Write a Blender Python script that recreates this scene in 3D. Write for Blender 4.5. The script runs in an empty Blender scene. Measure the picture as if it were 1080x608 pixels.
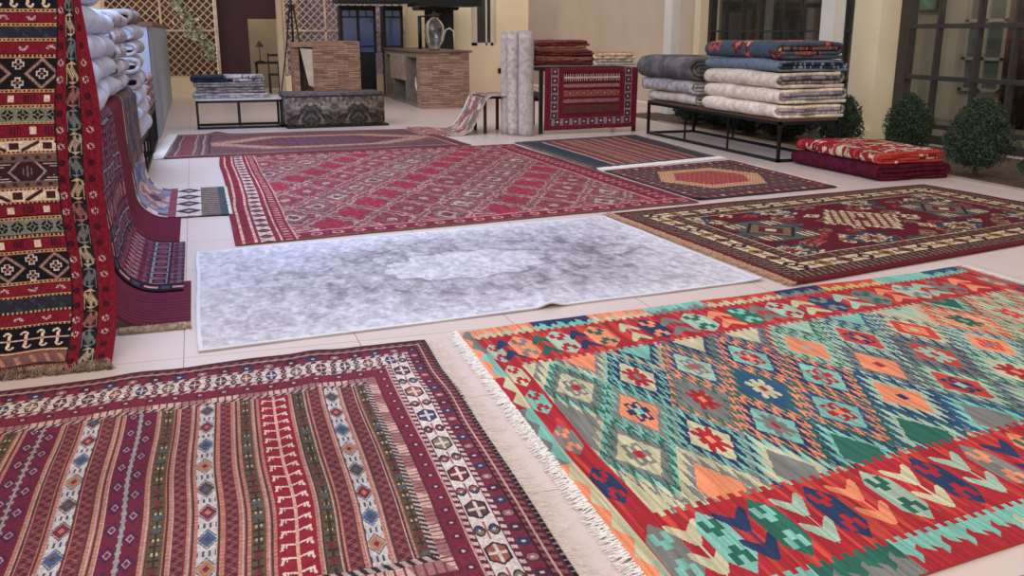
import bpy, bmesh, math, random
import numpy as np
from mathutils import Vector, Matrix
C = bpy.context.scene.collection
rng = np.random.RandomState(7)
random.seed(7)
PI = math.pi

# ------------------------------------------------------------------ colour and materials
def l1(c):
    c = c / 255.0
    return c / 12.92 if c <= 0.04045 else ((c + 0.055) / 1.055) ** 2.4
def lin(c): return tuple(l1(x) for x in c)
def linarr(a):
    a = a / 255.0
    return np.where(a <= 0.04045, a / 12.92, ((a + 0.055) / 1.055) ** 2.4)

def base_mat(name, rough=0.9):
    m = bpy.data.materials.new(name); m.use_nodes = True
    nt = m.node_tree; b = nt.nodes['Principled BSDF']
    b.inputs['Roughness'].default_value = rough
    return m, nt, b

def mat(name, col, col2=None, scale=8.0, rough=0.85, metal=0.0, bump=0.0, bscale=None, stretch=None, detail=4, spec=0.5):
    """plain surface whose colour wanders between col and col2 with a noise, plus a noise bump"""
    m, nt, b = base_mat(name, rough)
    b.inputs['Metallic'].default_value = metal
    b.inputs['Specular IOR Level'].default_value = spec
    tc = nt.nodes.new('ShaderNodeTexCoord'); mp = nt.nodes.new('ShaderNodeMapping')
    nt.links.new(tc.outputs['Object'], mp.inputs[0])
    if stretch: mp.inputs['Scale'].default_value = stretch
    n = nt.nodes.new('ShaderNodeTexNoise'); n.inputs['Scale'].default_value = scale; n.inputs['Detail'].default_value = detail
    nt.links.new(mp.outputs[0], n.inputs['Vector'])
    r = nt.nodes.new('ShaderNodeValToRGB')
    c2 = col2 if col2 else tuple(x * 0.9 for x in col)
    r.color_ramp.elements[0].position = 0.35; r.color_ramp.elements[1].position = 0.65
    r.color_ramp.elements[0].color = (*lin(c2), 1); r.color_ramp.elements[1].color = (*lin(col), 1)
    nt.links.new(n.outputs['Fac'], r.inputs[0]); nt.links.new(r.outputs[0], b.inputs['Base Color'])
    if bump:
        n2 = nt.nodes.new('ShaderNodeTexNoise'); n2.inputs['Scale'].default_value = bscale or scale * 4
        nt.links.new(mp.outputs[0], n2.inputs['Vector'])
        bp = nt.nodes.new('ShaderNodeBump'); bp.inputs['Strength'].default_value = bump; bp.inputs['Distance'].default_value = 0.01
        nt.links.new(n2.outputs['Fac'], bp.inputs['Height']); nt.links.new(bp.outputs[0], b.inputs['Normal'])
    return m

def woven_mat(name='woven_wool', bump=0.35, fine=260.0):
    """wool whose knots and yarns carry the colour attribute of the design, with a weave bump"""
    m, nt, b = base_mat(name, 0.95)
    b.inputs['Specular IOR Level'].default_value = 0.15
    at = nt.nodes.new('ShaderNodeAttribute'); at.attribute_name = 'Col'
    tc = nt.nodes.new('ShaderNodeTexCoord')
    n = nt.nodes.new('ShaderNodeTexNoise'); n.inputs['Scale'].default_value = fine; n.inputs['Detail'].default_value = 2
    nt.links.new(tc.outputs['Object'], n.inputs['Vector'])
    mr = nt.nodes.new('ShaderNodeMapRange'); mr.inputs['From Min'].default_value = 0.3; mr.inputs['From Max'].default_value = 0.7
    mr.inputs['To Min'].default_value = 0.78; mr.inputs['To Max'].default_value = 1.15
    nt.links.new(n.outputs['Fac'], mr.inputs['Value'])
    vm = nt.nodes.new('ShaderNodeVectorMath'); vm.operation = 'SCALE'
    nt.links.new(at.outputs['Color'], vm.inputs[0]); nt.links.new(mr.outputs[0], vm.inputs['Scale'])
    nt.links.new(vm.outputs[0], b.inputs['Base Color'])
    bp = nt.nodes.new('ShaderNodeBump'); bp.inputs['Strength'].default_value = bump; bp.inputs['Distance'].default_value = 0.004
    nt.links.new(n.outputs['Fac'], bp.inputs['Height']); nt.links.new(bp.outputs[0], b.inputs['Normal'])
    return m

# ------------------------------------------------------------------ scene tree helpers
def tag(o, label=None, cat=None, group=None, kind=None):
    if label: o['label'] = label
    if cat: o['category'] = cat
    if group: o['group'] = group
    if kind: o['kind'] = kind
    return o
def link(o, parent=None):
    C.objects.link(o)
    if parent: o.parent = parent
    return o
def thing(name, label, cat, loc=(0, 0, 0), rz=0.0, group=None):
    o = bpy.data.objects.new(name, None); o.empty_display_size = 0.05
    link(o); o.location = loc; o.rotation_euler = (0, 0, rz)
    return tag(o, label, cat, group)
def from_bm(name, bm, m, parent=None, smooth=False):
    me = bpy.data.meshes.new(name); bm.normal_update(); bm.to_mesh(me); bm.free()
    if smooth:
        me.polygons.foreach_set('use_smooth', [True] * len(me.polygons))
    o = bpy.data.objects.new(name, me)
    for mm in (m if isinstance(m, (list, tuple)) else [m]): me.materials.append(mm)
    return link(o, parent)
def bx(bm, x0, x1, y0, y1, z0, z1, bev=0.0):
    mtx = Matrix.Translation(((x0 + x1) / 2, (y0 + y1) / 2, (z0 + z1) / 2)) @ Matrix.Diagonal((abs(x1 - x0), abs(y1 - y0), abs(z1 - z0), 1))
    r = bmesh.ops.create_cube(bm, size=1, matrix=mtx)
    if bev:
        es = list({e for v in r['verts'] for e in v.link_edges})
        bmesh.ops.bevel(bm, geom=es, offset=bev, segments=2, affect='EDGES')
def box(name, dims, m, parent=None, bev=0.0):
    bm = bmesh.new(); bx(bm, *dims, bev=bev); return from_bm(name, bm, m, parent)
def tube(bm, pts, r, seg=8, cap=True):
    pts = [Vector(p) for p in pts]; rs = r if isinstance(r, (list, tuple)) else [r] * len(pts)
    rings = []; prev = None
    for i, p in enumerate(pts):
        d = (pts[min(i + 1, len(pts) - 1)] - pts[max(i - 1, 0)]).normalized()
        if prev is None:
            prev = d.orthogonal().normalized()
        a = (prev - d * prev.dot(d)); a = a.normalized() if a.length > 1e-6 else d.orthogonal().normalized()
        prev = a; b2 = d.cross(a)
        rings.append([bm.verts.new(p + (a * math.cos(2 * PI * k / seg) + b2 * math.sin(2 * PI * k / seg)) * rs[i]) for k in range(seg)])
    for r0, r1 in zip(rings, rings[1:]):
        for k in range(seg):
            bm.faces.new((r0[k], r0[(k + 1) % seg], r1[(k + 1) % seg], r1[k]))
    if cap:
        bm.faces.new(rings[0][::-1]); bm.faces.new(rings[-1])
def bar(bm, a, b, w=0.03):
    """square section bar between two points"""
    a = Vector(a); b = Vector(b); d = (b - a).normalized()
    up = Vector((0, 0, 1)) if abs(d.z) < 0.9 else Vector((0, 1, 0))
    s = d.cross(up).normalized() * w / 2; t = s.cross(d).normalized() * w / 2
    vs = [bm.verts.new(p + i * s + j * t) for p in (a - d * w * 0.0, b) for i, j in ((-1, -1), (1, -1), (1, 1), (-1, 1))]
    for k in range(4):
        bm.faces.new((vs[k], vs[(k + 1) % 4], vs[4 + (k + 1) % 4], vs[4 + k]))
    bm.faces.new(vs[0:4][::-1]); bm.faces.new(vs[4:8])
def lathe(bm, prof, seg=32, cx=0, cy=0):
    rings = [[bm.verts.new((cx + r * math.cos(2 * PI * k / seg), cy + r * math.sin(2 * PI * k / seg), z)) for k in range(seg)] for r, z in prof]
    for r0, r1 in zip(rings, rings[1:]):
        for k in range(seg):
            bm.faces.new((r0[k], r0[(k + 1) % seg], r1[(k + 1) % seg], r1[k]))
    return rings

def mesh_np(name, verts, faces, m, parent=None, cols=None, smooth=True, loc=None):
    me = bpy.data.meshes.new(name)
    nv, nf = len(verts), len(faces)
    me.vertices.add(nv); me.vertices.foreach_set('co', np.asarray(verts, np.float32).ravel())
    k = faces.shape[1]
    me.loops.add(nf * k); me.loops.foreach_set('vertex_index', faces.astype(np.int32).ravel())
    me.polygons.add(nf); me.polygons.foreach_set('loop_start', np.arange(0, nf * k, k, dtype=np.int32))
    me.polygons.foreach_set('use_smooth', np.full(nf, smooth))
    if cols is not None:
        at = me.attributes.new('Col', 'FLOAT_COLOR', 'FACE')
        cc = np.ones((nf, 4), np.float32); cc[:, :3] = cols
        at.data.foreach_set('color', cc.ravel())
    me.update(calc_edges=True)
    me.materials.append(m)
    o = bpy.data.objects.new(name, me); link(o, parent)
    if loc is not None: o.location = loc
    return o

def sheet(name, P, img, m, parent=None, t=0.006, skirt=True, edge=None, loc=None, solid=0.0, dull=0.13):
    """cloth sheet: P is (nv+1, nu+1, 3) points, img is (nv, nu, 3) sRGB design; skirt closes its edge down to the floor"""
    nv, nu = P.shape[0] - 1, P.shape[1] - 1
    idx = np.arange((nv + 1) * (nu + 1)).reshape(nv + 1, nu + 1)
    f = np.stack([idx[1:, :-1], idx[1:, 1:], idx[:-1, 1:], idx[:-1, :-1]], -1).reshape(-1, 4)
    V = P.reshape(-1, 3); lum = (img * (0.3, 0.55, 0.15)).sum(-1, keepdims=True)
    img = img * (1 - dull) + lum * dull; cols = linarr(np.clip(img, 0, 255).reshape(-1, 3))
    if skirt:
        ring = np.concatenate([idx[0, :], idx[1:, -1], idx[-1, -2::-1], idx[-2:0:-1, 0]])
        low = V[ring].copy(); low[:, 2] = np.maximum(low[:, 2] - t - 0.02, 0.0015) if t < 0 else low[:, 2] - t
        n0 = len(V); n = len(ring); k = np.arange(n)
        sf = np.stack([ring[k], n0 + k, n0 + (k + 1) % n, ring[(k + 1) % n]], -1)[:, ::-1]
        sf = np.stack([ring[k], ring[(k + 1) % n], n0 + (k + 1) % n, n0 + k], -1)
        V = np.concatenate([V, low]); f = np.concatenate([f, sf])
        ec = linarr(np.array(edge if edge else (90, 40, 45), float))
        cols = np.concatenate([cols, np.tile(ec, (n, 1))])
    # keep the origin at the sheet's own base
    base = V.mean(0); base[2] = V[:, 2].min()
    o = mesh_np(name, V - base, f, m, parent, cols)
    o.location = base
    if solid:
        md = o.modifiers.new('thick', 'SOLIDIFY'); md.thickness = solid; md.offset = -1
    return o

def vnoise(h, w, fy, fx, seed=0):
    r = np.random.RandomState(seed); g = r.rand(int(fy) + 3, int(fx) + 3)
    y = np.linspace(0, fy, h); x = np.linspace(0, fx, w)
    yi = y.astype(int); xi = x.astype(int); ty = y - yi; tx = x - xi
    ty = ty * ty * (3 - 2 * ty); tx = tx * tx * (3 - 2 * tx)
    a = g[yi][:, xi]; b = g[yi][:, xi + 1]; c = g[yi + 1][:, xi]; d = g[yi + 1][:, xi + 1]
    return (a * (1 - tx) + b * tx) * (1 - ty)[:, None] + (c * (1 - tx) + d * tx) * ty[:, None]
def fbm(h, w, fy, fx, seed=0, octv=4):
    s = 0; a = 1; t = 0
    for k in range(octv):
        s = s + a * vnoise(h, w, fy * 2 ** k, fx * 2 ** k, seed + k); t += a; a *= 0.55
    return s / t
fr = lambda x: x - np.floor(x)
tri = lambda x: np.abs(fr(x) - 0.5) * 2

class Cloth:
    """paints a design on a raster of w x h metres; U runs left to right, V from the far edge to the near one"""
    def __init__(s, w, h, nu, nv, col):
        s.w, s.h, s.nu, s.nv = w, h, nu, nv
        u = (np.arange(nu) + 0.5) / nu * w; v = (np.arange(nv) + 0.5) / nv * h
        s.U, s.V = np.meshgrid(u, v)
        s.a = np.zeros((nv, nu, 3)); s.a[:] = col
    def p(s, mask, col):
        s.a[mask] = col
    def jitter(s, amt=8, seed=1, fx=None, fy=None):
        n = vnoise(s.nv, s.nu, fy or s.nv / 3, fx or s.nu / 3, seed) - 0.5
        s.a = s.a * (1 + (n * amt / 50.0)[..., None])
        return s
    def frame(s, bl, br, bt, bb):
        """normalised distance from the edge (1 = inner edge of the border) and the way along the border"""
        L = s.U / bl; R = (s.w - s.U) / br; T = s.V / bt; B = (s.h - s.V) / bb
        d = np.minimum(np.minimum(L, R), np.minimum(T, B))
        al = np.where(np.minimum(L, R) <= np.minimum(T, B), s.V, s.U)
        return d, al

def flat_points(q, nv, nu, z=0.008, wob=0.006, rip=0.003, seed=3):
    """bilinear sheet over the four floor corners q (u0v0, u1v0, u1v1, u0v1) with small ripples"""
    q = np.array(q, float); u = np.linspace(0, 1, nu + 1)[None, :, None]; v = np.linspace(0, 1, nv + 1)[:, None, None]
    xy = (1 - v) * ((1 - u) * q[0] + u * q[1]) + v * ((1 - u) * q[3] + u * q[2])
    P = np.zeros((nv + 1, nu + 1, 3)); P[..., :2] = xy
    P[..., 0] += (vnoise(nv + 1, nu + 1, 7, 7, seed) - 0.5) * 2 * wob
    P[..., 1] += (vnoise(nv + 1, nu + 1, 7, 9, seed + 5) - 0.5) * 2 * wob
    P[..., 2] = z + (fbm(nv + 1, nu + 1, 6, 8, seed + 9, 3) - 0.3) * rip * 2
    return P

WOOL = woven_mat('woven_wool')
WOOLR = woven_mat('knotted_pile', 0.6, 160.0)

def fringe(parent, p0, p1, d, ln, n, m, r=0.002, jit=0.25, z=0.006, seed=1, tassel=None, seg=4, name='fringe'):
    """loose warp ends along the edge p0-p1 lying out in direction d"""
    R = np.random.RandomState(seed); p0 = np.array(p0, float); p1 = np.array(p1, float); d = np.array(d, float); d /= np.linalg.norm(d)
    t2 = np.array([-d[1], d[0]])
    V = []; F = []
    for i in range(n):
        s = (i + R.rand()) / n
        if tassel: s = (math.floor(s * tassel) + 0.5 + (R.rand() - 0.5) * 0.55) / tassel
        a = p0 + (p1 - p0) * s; L = ln * (0.75 + 0.5 * R.rand())
        w = R.randn() * jit; c = R.randn() * jit
        k0 = len(V)
        for j in range(seg + 1):
            f = j / seg
            xy = a + d * (L * f) + t2 * (L * (w * f + c * f * f * 0.8)) - d * 0.003 * (1 - f)
            rr = r * (1.1 - 0.6 * f)
            zz = max(z * (1 - f) + 0.003 + 0.004 * math.sin(f * 5 + w * 9) + R.rand() * 0.003, 0.0025)
            V += [(xy[0] - t2[0] * rr, xy[1] - t2[1] * rr, zz), (xy[0] + t2[0] * rr, xy[1] + t2[1] * rr, zz), (xy[0], xy[1], zz + rr * 1.6)]
        for j in range(seg):
            b = k0 + j * 3
            F += [(b, b + 3, b + 4, b + 1), (b + 1, b + 4, b + 5, b + 2), (b + 2, b + 5, b + 3, b)]
    V = np.array(V); V[:, :2] -= np.array(parent.location)[:2]; V[:, 2] -= parent.location.z
    o = mesh_np(name, V, np.array(F), m, parent)
    tag(o, kind='stuff'); return o

# palette of the wools
RED = (192, 38, 48); BRED = (222, 66, 52); ORG = (250, 140, 92); BEI = (203, 194, 148); AQUA = (122, 192, 170); LAQ = (168, 196, 166)
GRN = (44, 108, 88); NAVY = (44, 62, 100); BLUE = (44, 88, 124); GRY = (128, 126, 118)
CREAM = (226, 214, 190); MAR = (120, 28, 48); DMAR = (86, 22, 38); BLK = (34, 26, 32); BRN = (92, 66, 48)

# ------------------------------------------------------------------ near right kilim
def star(p, q, kind):
    """motif masks (main, centre) in the local coordinates of one lozenge"""
    ap, aq = np.abs(p), np.abs(q)
    if kind == 'star':
        m = ((np.abs(ap - aq) < 0.10) & (np.maximum(ap, aq) < 0.30)) | ((ap < 0.17) & (aq < 0.20)) | ((ap < 0.30) & (aq < 0.07)) | ((ap < 0.06) & (aq < 0.32))
        c = (ap < 0.08) & (aq < 0.09)
    elif kind == 'hook':
        m = ((ap < 0.30) & (aq < 0.08)) | ((ap > 0.14) & (ap < 0.22) & (aq < 0.27)) | ((ap > 0.05) & (ap < 0.22) & (aq > 0.20) & (aq < 0.28)) | ((ap < 0.07) & (aq < 0.22))
        c = (ap < 0.09) & (aq < 0.09)
    elif kind == 'rect':
        m = (ap < 0.0); c = (ap < 0.11) & (aq < 0.10)
    else:
        m = (ap + aq < 0.34) & (tri(p * 6 + q * 2) < 0.75); c = (ap + aq < 0.12)
    return m, c

def kilim_design():
    NU, NV = 900, 520
    c = Cloth(1, 1, NU, NV, RED); U, V = c.U, c.V
    # ---- field of lozenges
    uc = [-0.08, 0.0, 0.088, 0.175, 0.262, 0.350, 0.448, 0.543, 0.643, 0.745, 0.84, 0.93, 1.02]
    col = np.interp(U, uc, [-2, -1, 0, 1, 2, 3, 4, 5, 6, 7, 8, 9, 10]); col = np.floor(col * 72) / 72
    row = (V - 0.350) / 0.130; row = np.floor(row * 60) / 60
    A = {  # (row, column*2): ground, motif, motif colour, centre colour, three serrated bands around it
        (0, 0): (BEI, 'hook', GRY, RED, GRY, GRN, AQUA), (0, 2): (BEI, 'star', RED, GRY, NAVY, AQUA, NAVY), (0, 4): (LAQ, 'hook', GRY, (200, 70, 70), BLUE, ORG, GRN),
        (0, 6): (AQUA, 'hook', RED, ORG, NAVY, ORG, BLUE), (0, 8): (ORG, 'rect', ORG, LAQ, LAQ, GRN, LAQ), (0, 10): (BRED, 'hook', NAVY, ORG, LAQ, NAVY, LAQ),
        (0, 12): (BRED, 'zig', ORG, BEI, BEI, NAVY, LAQ), (0, 14): (ORG, 'star', GRN, AQUA, BEI, BRED, ORG), (0, 16): (LAQ, 'star', BRED, ORG, BEI, BRED, LAQ), (0, -2): (GRY, 'rect', GRY, GRY, GRY, BEI, GRY),
        (1, -1): (GRY, 'rect', GRY, RED, GRY, GRY, BEI), (1, 1): (ORG, 'hook', NAVY, AQUA, GRY, AQUA, GRN), (1, 3): (GRY, 'star', RED, ORG, GRY, GRN, ORG), (1, 5): (BLUE, 'star', BEI, RED, BLUE, GRN, ORG),
        (1, 7): (AQUA, 'hook', RED, GRY, NAVY, ORG, GRN), (1, 9): (ORG, 'rect', ORG, RED, GRY, NAVY, LAQ), (1, 11): (BRED, 'star', LAQ, RED, GRY, NAVY, GRY), (1, 13): (ORG, 'zig', BRED, GRY, LAQ, BLUE, LAQ), (1, 15): (LAQ, 'star', BRED, ORG, BEI, GRN, BEI),
        (2, 0): (BEI, 'hook', GRY, RED, GRY, GRN, AQUA), (2, 2): (BEI, 'star', RED, ORG, NAVY, AQUA, GRY), (2, 4): (AQUA, 'star', GRY, RED, NAVY, ORG, GRN), (2, 6): (AQUA, 'hook', RED, ORG, BLUE, ORG, GRN),
        (2, 8): (ORG, 'rect', ORG, NAVY, LAQ, NAVY, BLUE), (2, 10): (BRED, 'hook', NAVY, LAQ, LAQ, GRN, GRY), (2, 12): (BEI, 'star', RED, ORG, LAQ, GRN, LAQ), (2, 14): (AQUA, 'star', BRED, BEI, LAQ, GRN, GRY), (2, -2): (BEI, 'rect', BEI, BEI, BEI, BEI, GRY),
        (3, -1): (BEI, 'rect', BEI, BEI, BEI, GRY, BEI), (3, 1): (ORG, 'rect', ORG, ORG, GRY, BEI, BEI), (3, 3): (GRY, 'rect', GRY, GRY, BEI, AQUA, NAVY), (3, 5): (GRN, 'rect', GRN, GRN, AQUA, NAVY, GRN), (3, 7): (GRN, 'rect', GRN, GRN, LAQ, BLUE, GRN),
        (3, 9): (GRY, 'rect', GRY, GRY, AQUA, BLUE, BLUE), (3, 11): (LAQ, 'star', RED, ORG, LAQ, GRY, BLUE), (3, 13): (BEI, 'star', BRED, ORG, LAQ, BEI, GRY),
        (-1, -1): (BEI, 'rect', BEI, BEI, GRY, BEI, BEI), (-1, 1): (ORG, 'rect', ORG, ORG, GRY, BEI, AQUA), (-1, 3): (AQUA, 'rect', AQUA, AQUA, NAVY, AQUA, ORG), (-1, 5): (BEI, 'rect', BEI, BEI, NAVY, GRY, GRN), (-1, 7): (BEI, 'rect', GRN, BEI, GRY, NAVY, ORG),
        (-1, 9): (LAQ, 'rect', LAQ, LAQ, GRN, LAQ, GRN), (-1, 11): (AQUA, 'rect', ORG, AQUA, BLUE, LAQ, BLUE), (-1, 13): (LAQ, 'rect', LAQ, GRY, BEI, LAQ, ORG), (-1, 15): (GRN, 'rect', GRY, GRY, LAQ, GRN, BRED)}
    end = [(BEI, 'star', BRED, ORG, LAQ, BRED, ORG), (ORG, 'star', GRN, AQUA, BEI, BRED, LAQ), (LAQ, 'hook', BRED, ORG, BEI, GRN, ORG), (BRED, 'zig', ORG, BEI, LAQ, GRY, BEI)]
    for r in range(-2, 5):
        for k2 in range(-3, 22):
            if (k2 + r) % 2 == 0 and (r, k2) not in A: A[(r, k2)] = end[(r * 3 + k2) % 4] if k2 > 10 else (BEI, 'rect', BEI, BEI, GRY, BEI, GRY)
    best = np.full(U.shape, 9.0); F = c.a
    tooth = tri(col * 9)
    for (r, k2), (g, kind, mc, cc, b1, b2, b3) in A.items():
        dc = (col - k2 / 2) * 2; dr = row - r
        D = np.abs(dc) + np.abs(dr)
        near = D < best - 1e-9; near &= D < 1.15
        best = np.where(near, D, best)
        D2 = D + (tooth - 0.5) * 0.36
        for lo, colr in ((-1, g), (0.56, b1), (0.76, b2), (0.93, b3)):
            F[near & (np.where(lo < 0.65, D + (tooth - 0.5) * 0.05, D2) > lo) & (D > min(lo, 0.56))] = colr
        m, ce = star(dc, dr, kind)
        F[near & m & (D < 0.56)] = mc
        F[near & ce] = cc
    # ---- border bands
    inner = (U > 0.049) & (U < 0.955) & (V > 0.215) & (V < 0.765)
    teeth = 0.012 * (fr(U * 85) < 0.5)
    red = ~((U > 0.049) & (U < 0.955) & (V > 0.207 + teeth) & (V < 0.772 - teeth))
    redn = c.a.copy(); redn[:] = RED
    streak = vnoise(NV, NU, 8, NU / 4, 21)
    redn[streak > 0.62] = BRED
    c.a = np.where(red[..., None], redn, c.a)
    # left and right columns of hexagons
    def hexa(u, v, a, b, oc, ic, kind=0):
        x = (U - u) / a; y = (V - v) / b
        m = np.maximum(np.abs(x), (np.abs(x) * 0.5 + np.abs(y))) < 1
        c.p(m, oc)
        for sgn in (-1, 1):
            yy = y - sgn * 0.42
            mm = (np.abs(x) < 0.62) & (np.abs(yy) < 0.27) & ~((np.abs(x) < 0.2) & (yy * sgn > 0.02)) & ~((np.abs(x) > 0.28) & (yy * sgn < -0.08)) & m
            c.p(mm, ic)
        if kind: c.p((np.abs(x) < 0.2) & (np.abs(y) < 0.2), ic)
    def leaf(u, v, a, b, oc, up=1):
        x = (U - u) / a; y = (V - v) / b * up
        for s in (-0.5, 0.5):
            yy = (y - s) / 0.46
            w = np.minimum(0.95, 1.25 - 0.62 * (yy + 1))
            notch = yy < -0.95 + 0.75 * (1 - np.minimum(np.abs(x) * 1.2, 1))
            c.p((np.abs(yy) < 1) & (np.abs(x) < np.maximum(w, 0) + 0.12 * (yy < 0.9)) & ~notch, oc)
        c.p((np.abs(x) < 0.07) & (np.abs(y) < 0.5), oc)
    ih = [(LAQ, RED), (BEI, RED), (AQUA, RED), (GRY, ORG), (NAVY, RED), (AQUA, GRN)]
    for k, v in enumerate((0.146, 0.262, 0.382, 0.530, 0.672)):
        hexa(0.0325, v, 0.0115, 0.052, *ih[k % 6])
        hexa(0.972, v, 0.0125, 0.052, *ih[(k + 3) % 6])
    tops = [('l', 0.052, NAVY), ('h', 0.077, ORG, GRY), ('l', 0.108, GRN), ('h', 0.138, LAQ, RED), ('l', 0.168, NAVY), ('h', 0.198, ORG, GRN), ('l', 0.246, BEI), ('h', 0.283, NAVY, ORG), ('l', 0.320, GRY),
            ('h', 0.362, LAQ, GRN), ('l', 0.405, ORG), ('h', 0.447, GRN, AQUA), ('l', 0.485, GRY), ('h', 0.525, LAQ, RED), ('l', 0.570, BEI), ('h', 0.612, NAVY, GRY), ('l', 0.655, LAQ), ('h', 0.70, GRY, GRN), ('l', 0.745, ORG), ('h', 0.79, LAQ, GRY), ('l', 0.83, LAQ), ('h', 0.87, GRY, RED), ('l', 0.915, ORG)]
    for i, e in enumerate(tops):
        if e[0] == 'h': hexa(e[1], 0.133, 0.0185 + 0.004 * (e[1] > 0.3), 0.066, e[2], e[3])
        else: leaf(e[1], 0.133, 0.014 + 0.006 * (e[1] > 0.3), 0.060, e[2], -1)
    bots = [('h', 0.036, GRY, AQUA), ('l', 0.062, BEI), ('h', 0.086, AQUA, GRN), ('l', 0.112, NAVY), ('h', 0.142, GRN, AQUA), ('l', 0.175, LAQ), ('h', 0.206, NAVY, RED), ('l', 0.241, ORG), ('h', 0.278, LAQ, GRN), ('l', 0.311, BEI),
            ('h', 0.343, NAVY, RED), ('l', 0.378, LAQ), ('h', 0.413, GRY, ORG), ('l', 0.448, NAVY), ('h', 0.482, ORG, GRN), ('l', 0.52, LAQ), ('h', 0.56, GRY, RED), ('l', 0.6, BEI), ('h', 0.65, NAVY, ORG), ('l', 0.7, ORG), ('h', 0.75, GRN, AQUA), ('l', 0.8, LAQ), ('h', 0.86, BEI, RED), ('l', 0.91, NAVY)]
    for e in bots:
        if e[0] == 'h': hexa(e[1], 0.848, 0.0150, 0.070, e[2], e[3])
        else: leaf(e[1], 0.848, 0.0155, 0.062, e[2], 1)
    # ---- outer strips: two colours interlocking as waves
    def seg_at(x, segs):
        for x0, x1, a, b in segs:
            yield (x >= x0) & (x < x1), a, b
    tth = 0.010 * (fr(U * 85) < 0.5)
    topm = V < 0.048 + tth
    wave = 0.024 + 0.020 * (tri(U * 34) - 0.5) + 0.012 * (tri(U * 68 + 0.25) > 0.55)
    for m, a, b in seg_at(U, [(0, 0.12, ORG, BEI), (0.12, 0.215, NAVY, AQUA), (0.215, 0.311, ORG, BEI), (0.311, 0.418, AQUA, GRY), (0.418, 0.566, BRED, BEI), (0.566, 0.66, NAVY, GRY), (0.66, 0.782, BRED, (214, 180, 90)), (0.782, 0.9, AQUA, AQUA), (0.9, 1.1, BLUE, AQUA)]):
        c.p(topm & m & (V < wave), a); c.p(topm & m & (V >= wave), b)
    botm = V > 0.937 - tth; w2 = 1 - wave * 1.15
    for m, a, b in seg_at(U, [(0, 0.05, ORG, BEI), (0.05, 0.13, GRY, AQUA), (0.13, 0.215, GRY, GRN), (0.215, 0.34, RED, AQUA), (0.34, 0.45, BEI, AQUA), (0.45, 0.6, ORG, BEI), (0.6, 0.75, NAVY, AQUA), (0.75, 1.1, BRED, BEI)]):
        c.p(botm & m & (V > w2), a); c.p(botm & m & (V <= w2), b)
    lm = (U < 0.0195) & (V > 0.0) ; wl = 0.0095 + 0.011 * (tri(V * 15) - 0.5)
    segs = [(0, 0.14, ORG, GRY), (0.14, 0.26, ORG, AQUA), (0.26, 0.40, RED, BEI), (0.40, 0.60, GRY, AQUA), (0.60, 0.85, ORG, BEI), (0.85, 1.1, ORG, LAQ)]
    for m, a, b in seg_at(V, segs):
        c.p(lm & m & (U < wl), a); c.p(lm & m & (U >= wl), b)
    rm = U > 0.985
    for m, a, b in seg_at(V, [(0, 0.2, BRED, GRY), (0.2, 0.45, GRN, BRED), (0.45, 0.7, GRY, BEI), (0.7, 1.1, ORG, AQUA)]):
        c.p(rm & m & (U > 1 - wl), a); c.p(rm & m & (U <= 1 - wl), b)
    # lazy lines: the weft runs along v, yarn tone changes from pass to pass
    n1 = vnoise(NV, NU, 14, NU / 2, 5) - 0.5; n2 = vnoise(NV, NU, 6, 40, 6) - 0.5
    c.a *= (1 + 0.26 * n1 + 0.10 * n2)[..., None]
    return c.a

WHITEYARN = mat('white_cotton_fringe', (252, 248, 244), (240, 234, 228), 60, 0.95)
CREAMYARN = mat('cream_wool_fringe', (246, 236, 226), (232, 218, 206), 60, 0.95)
img = kilim_design()
KQ = [(1.115, 4.324), (4.489, 4.661), (4.568, 2.235), (1.034, 1.72)]
P = flat_points(KQ, img.shape[0], img.shape[1], 0.009, 0.012, 0.004, 11)
k = sheet('kilim_rug', P, img, WOOL, t=0.007, edge=(170, 60, 50), dull=0.17)
tag(k, 'large red, orange and aqua kilim with serrated lozenges in the right foreground', 'rug')
fringe(k, KQ[0], KQ[3], (-1, 0.02), 0.046, 640, WHITEYARN, r=0.0028, jit=0.20, z=0.010, seed=3, tassel=190, name='fringe')
fringe(k, KQ[1], KQ[2], (1, 0.05), 0.06, 500, WHITEYARN, r=0.003, jit=0.20, z=0.010, seed=4, tassel=170, name='fringe')

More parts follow.
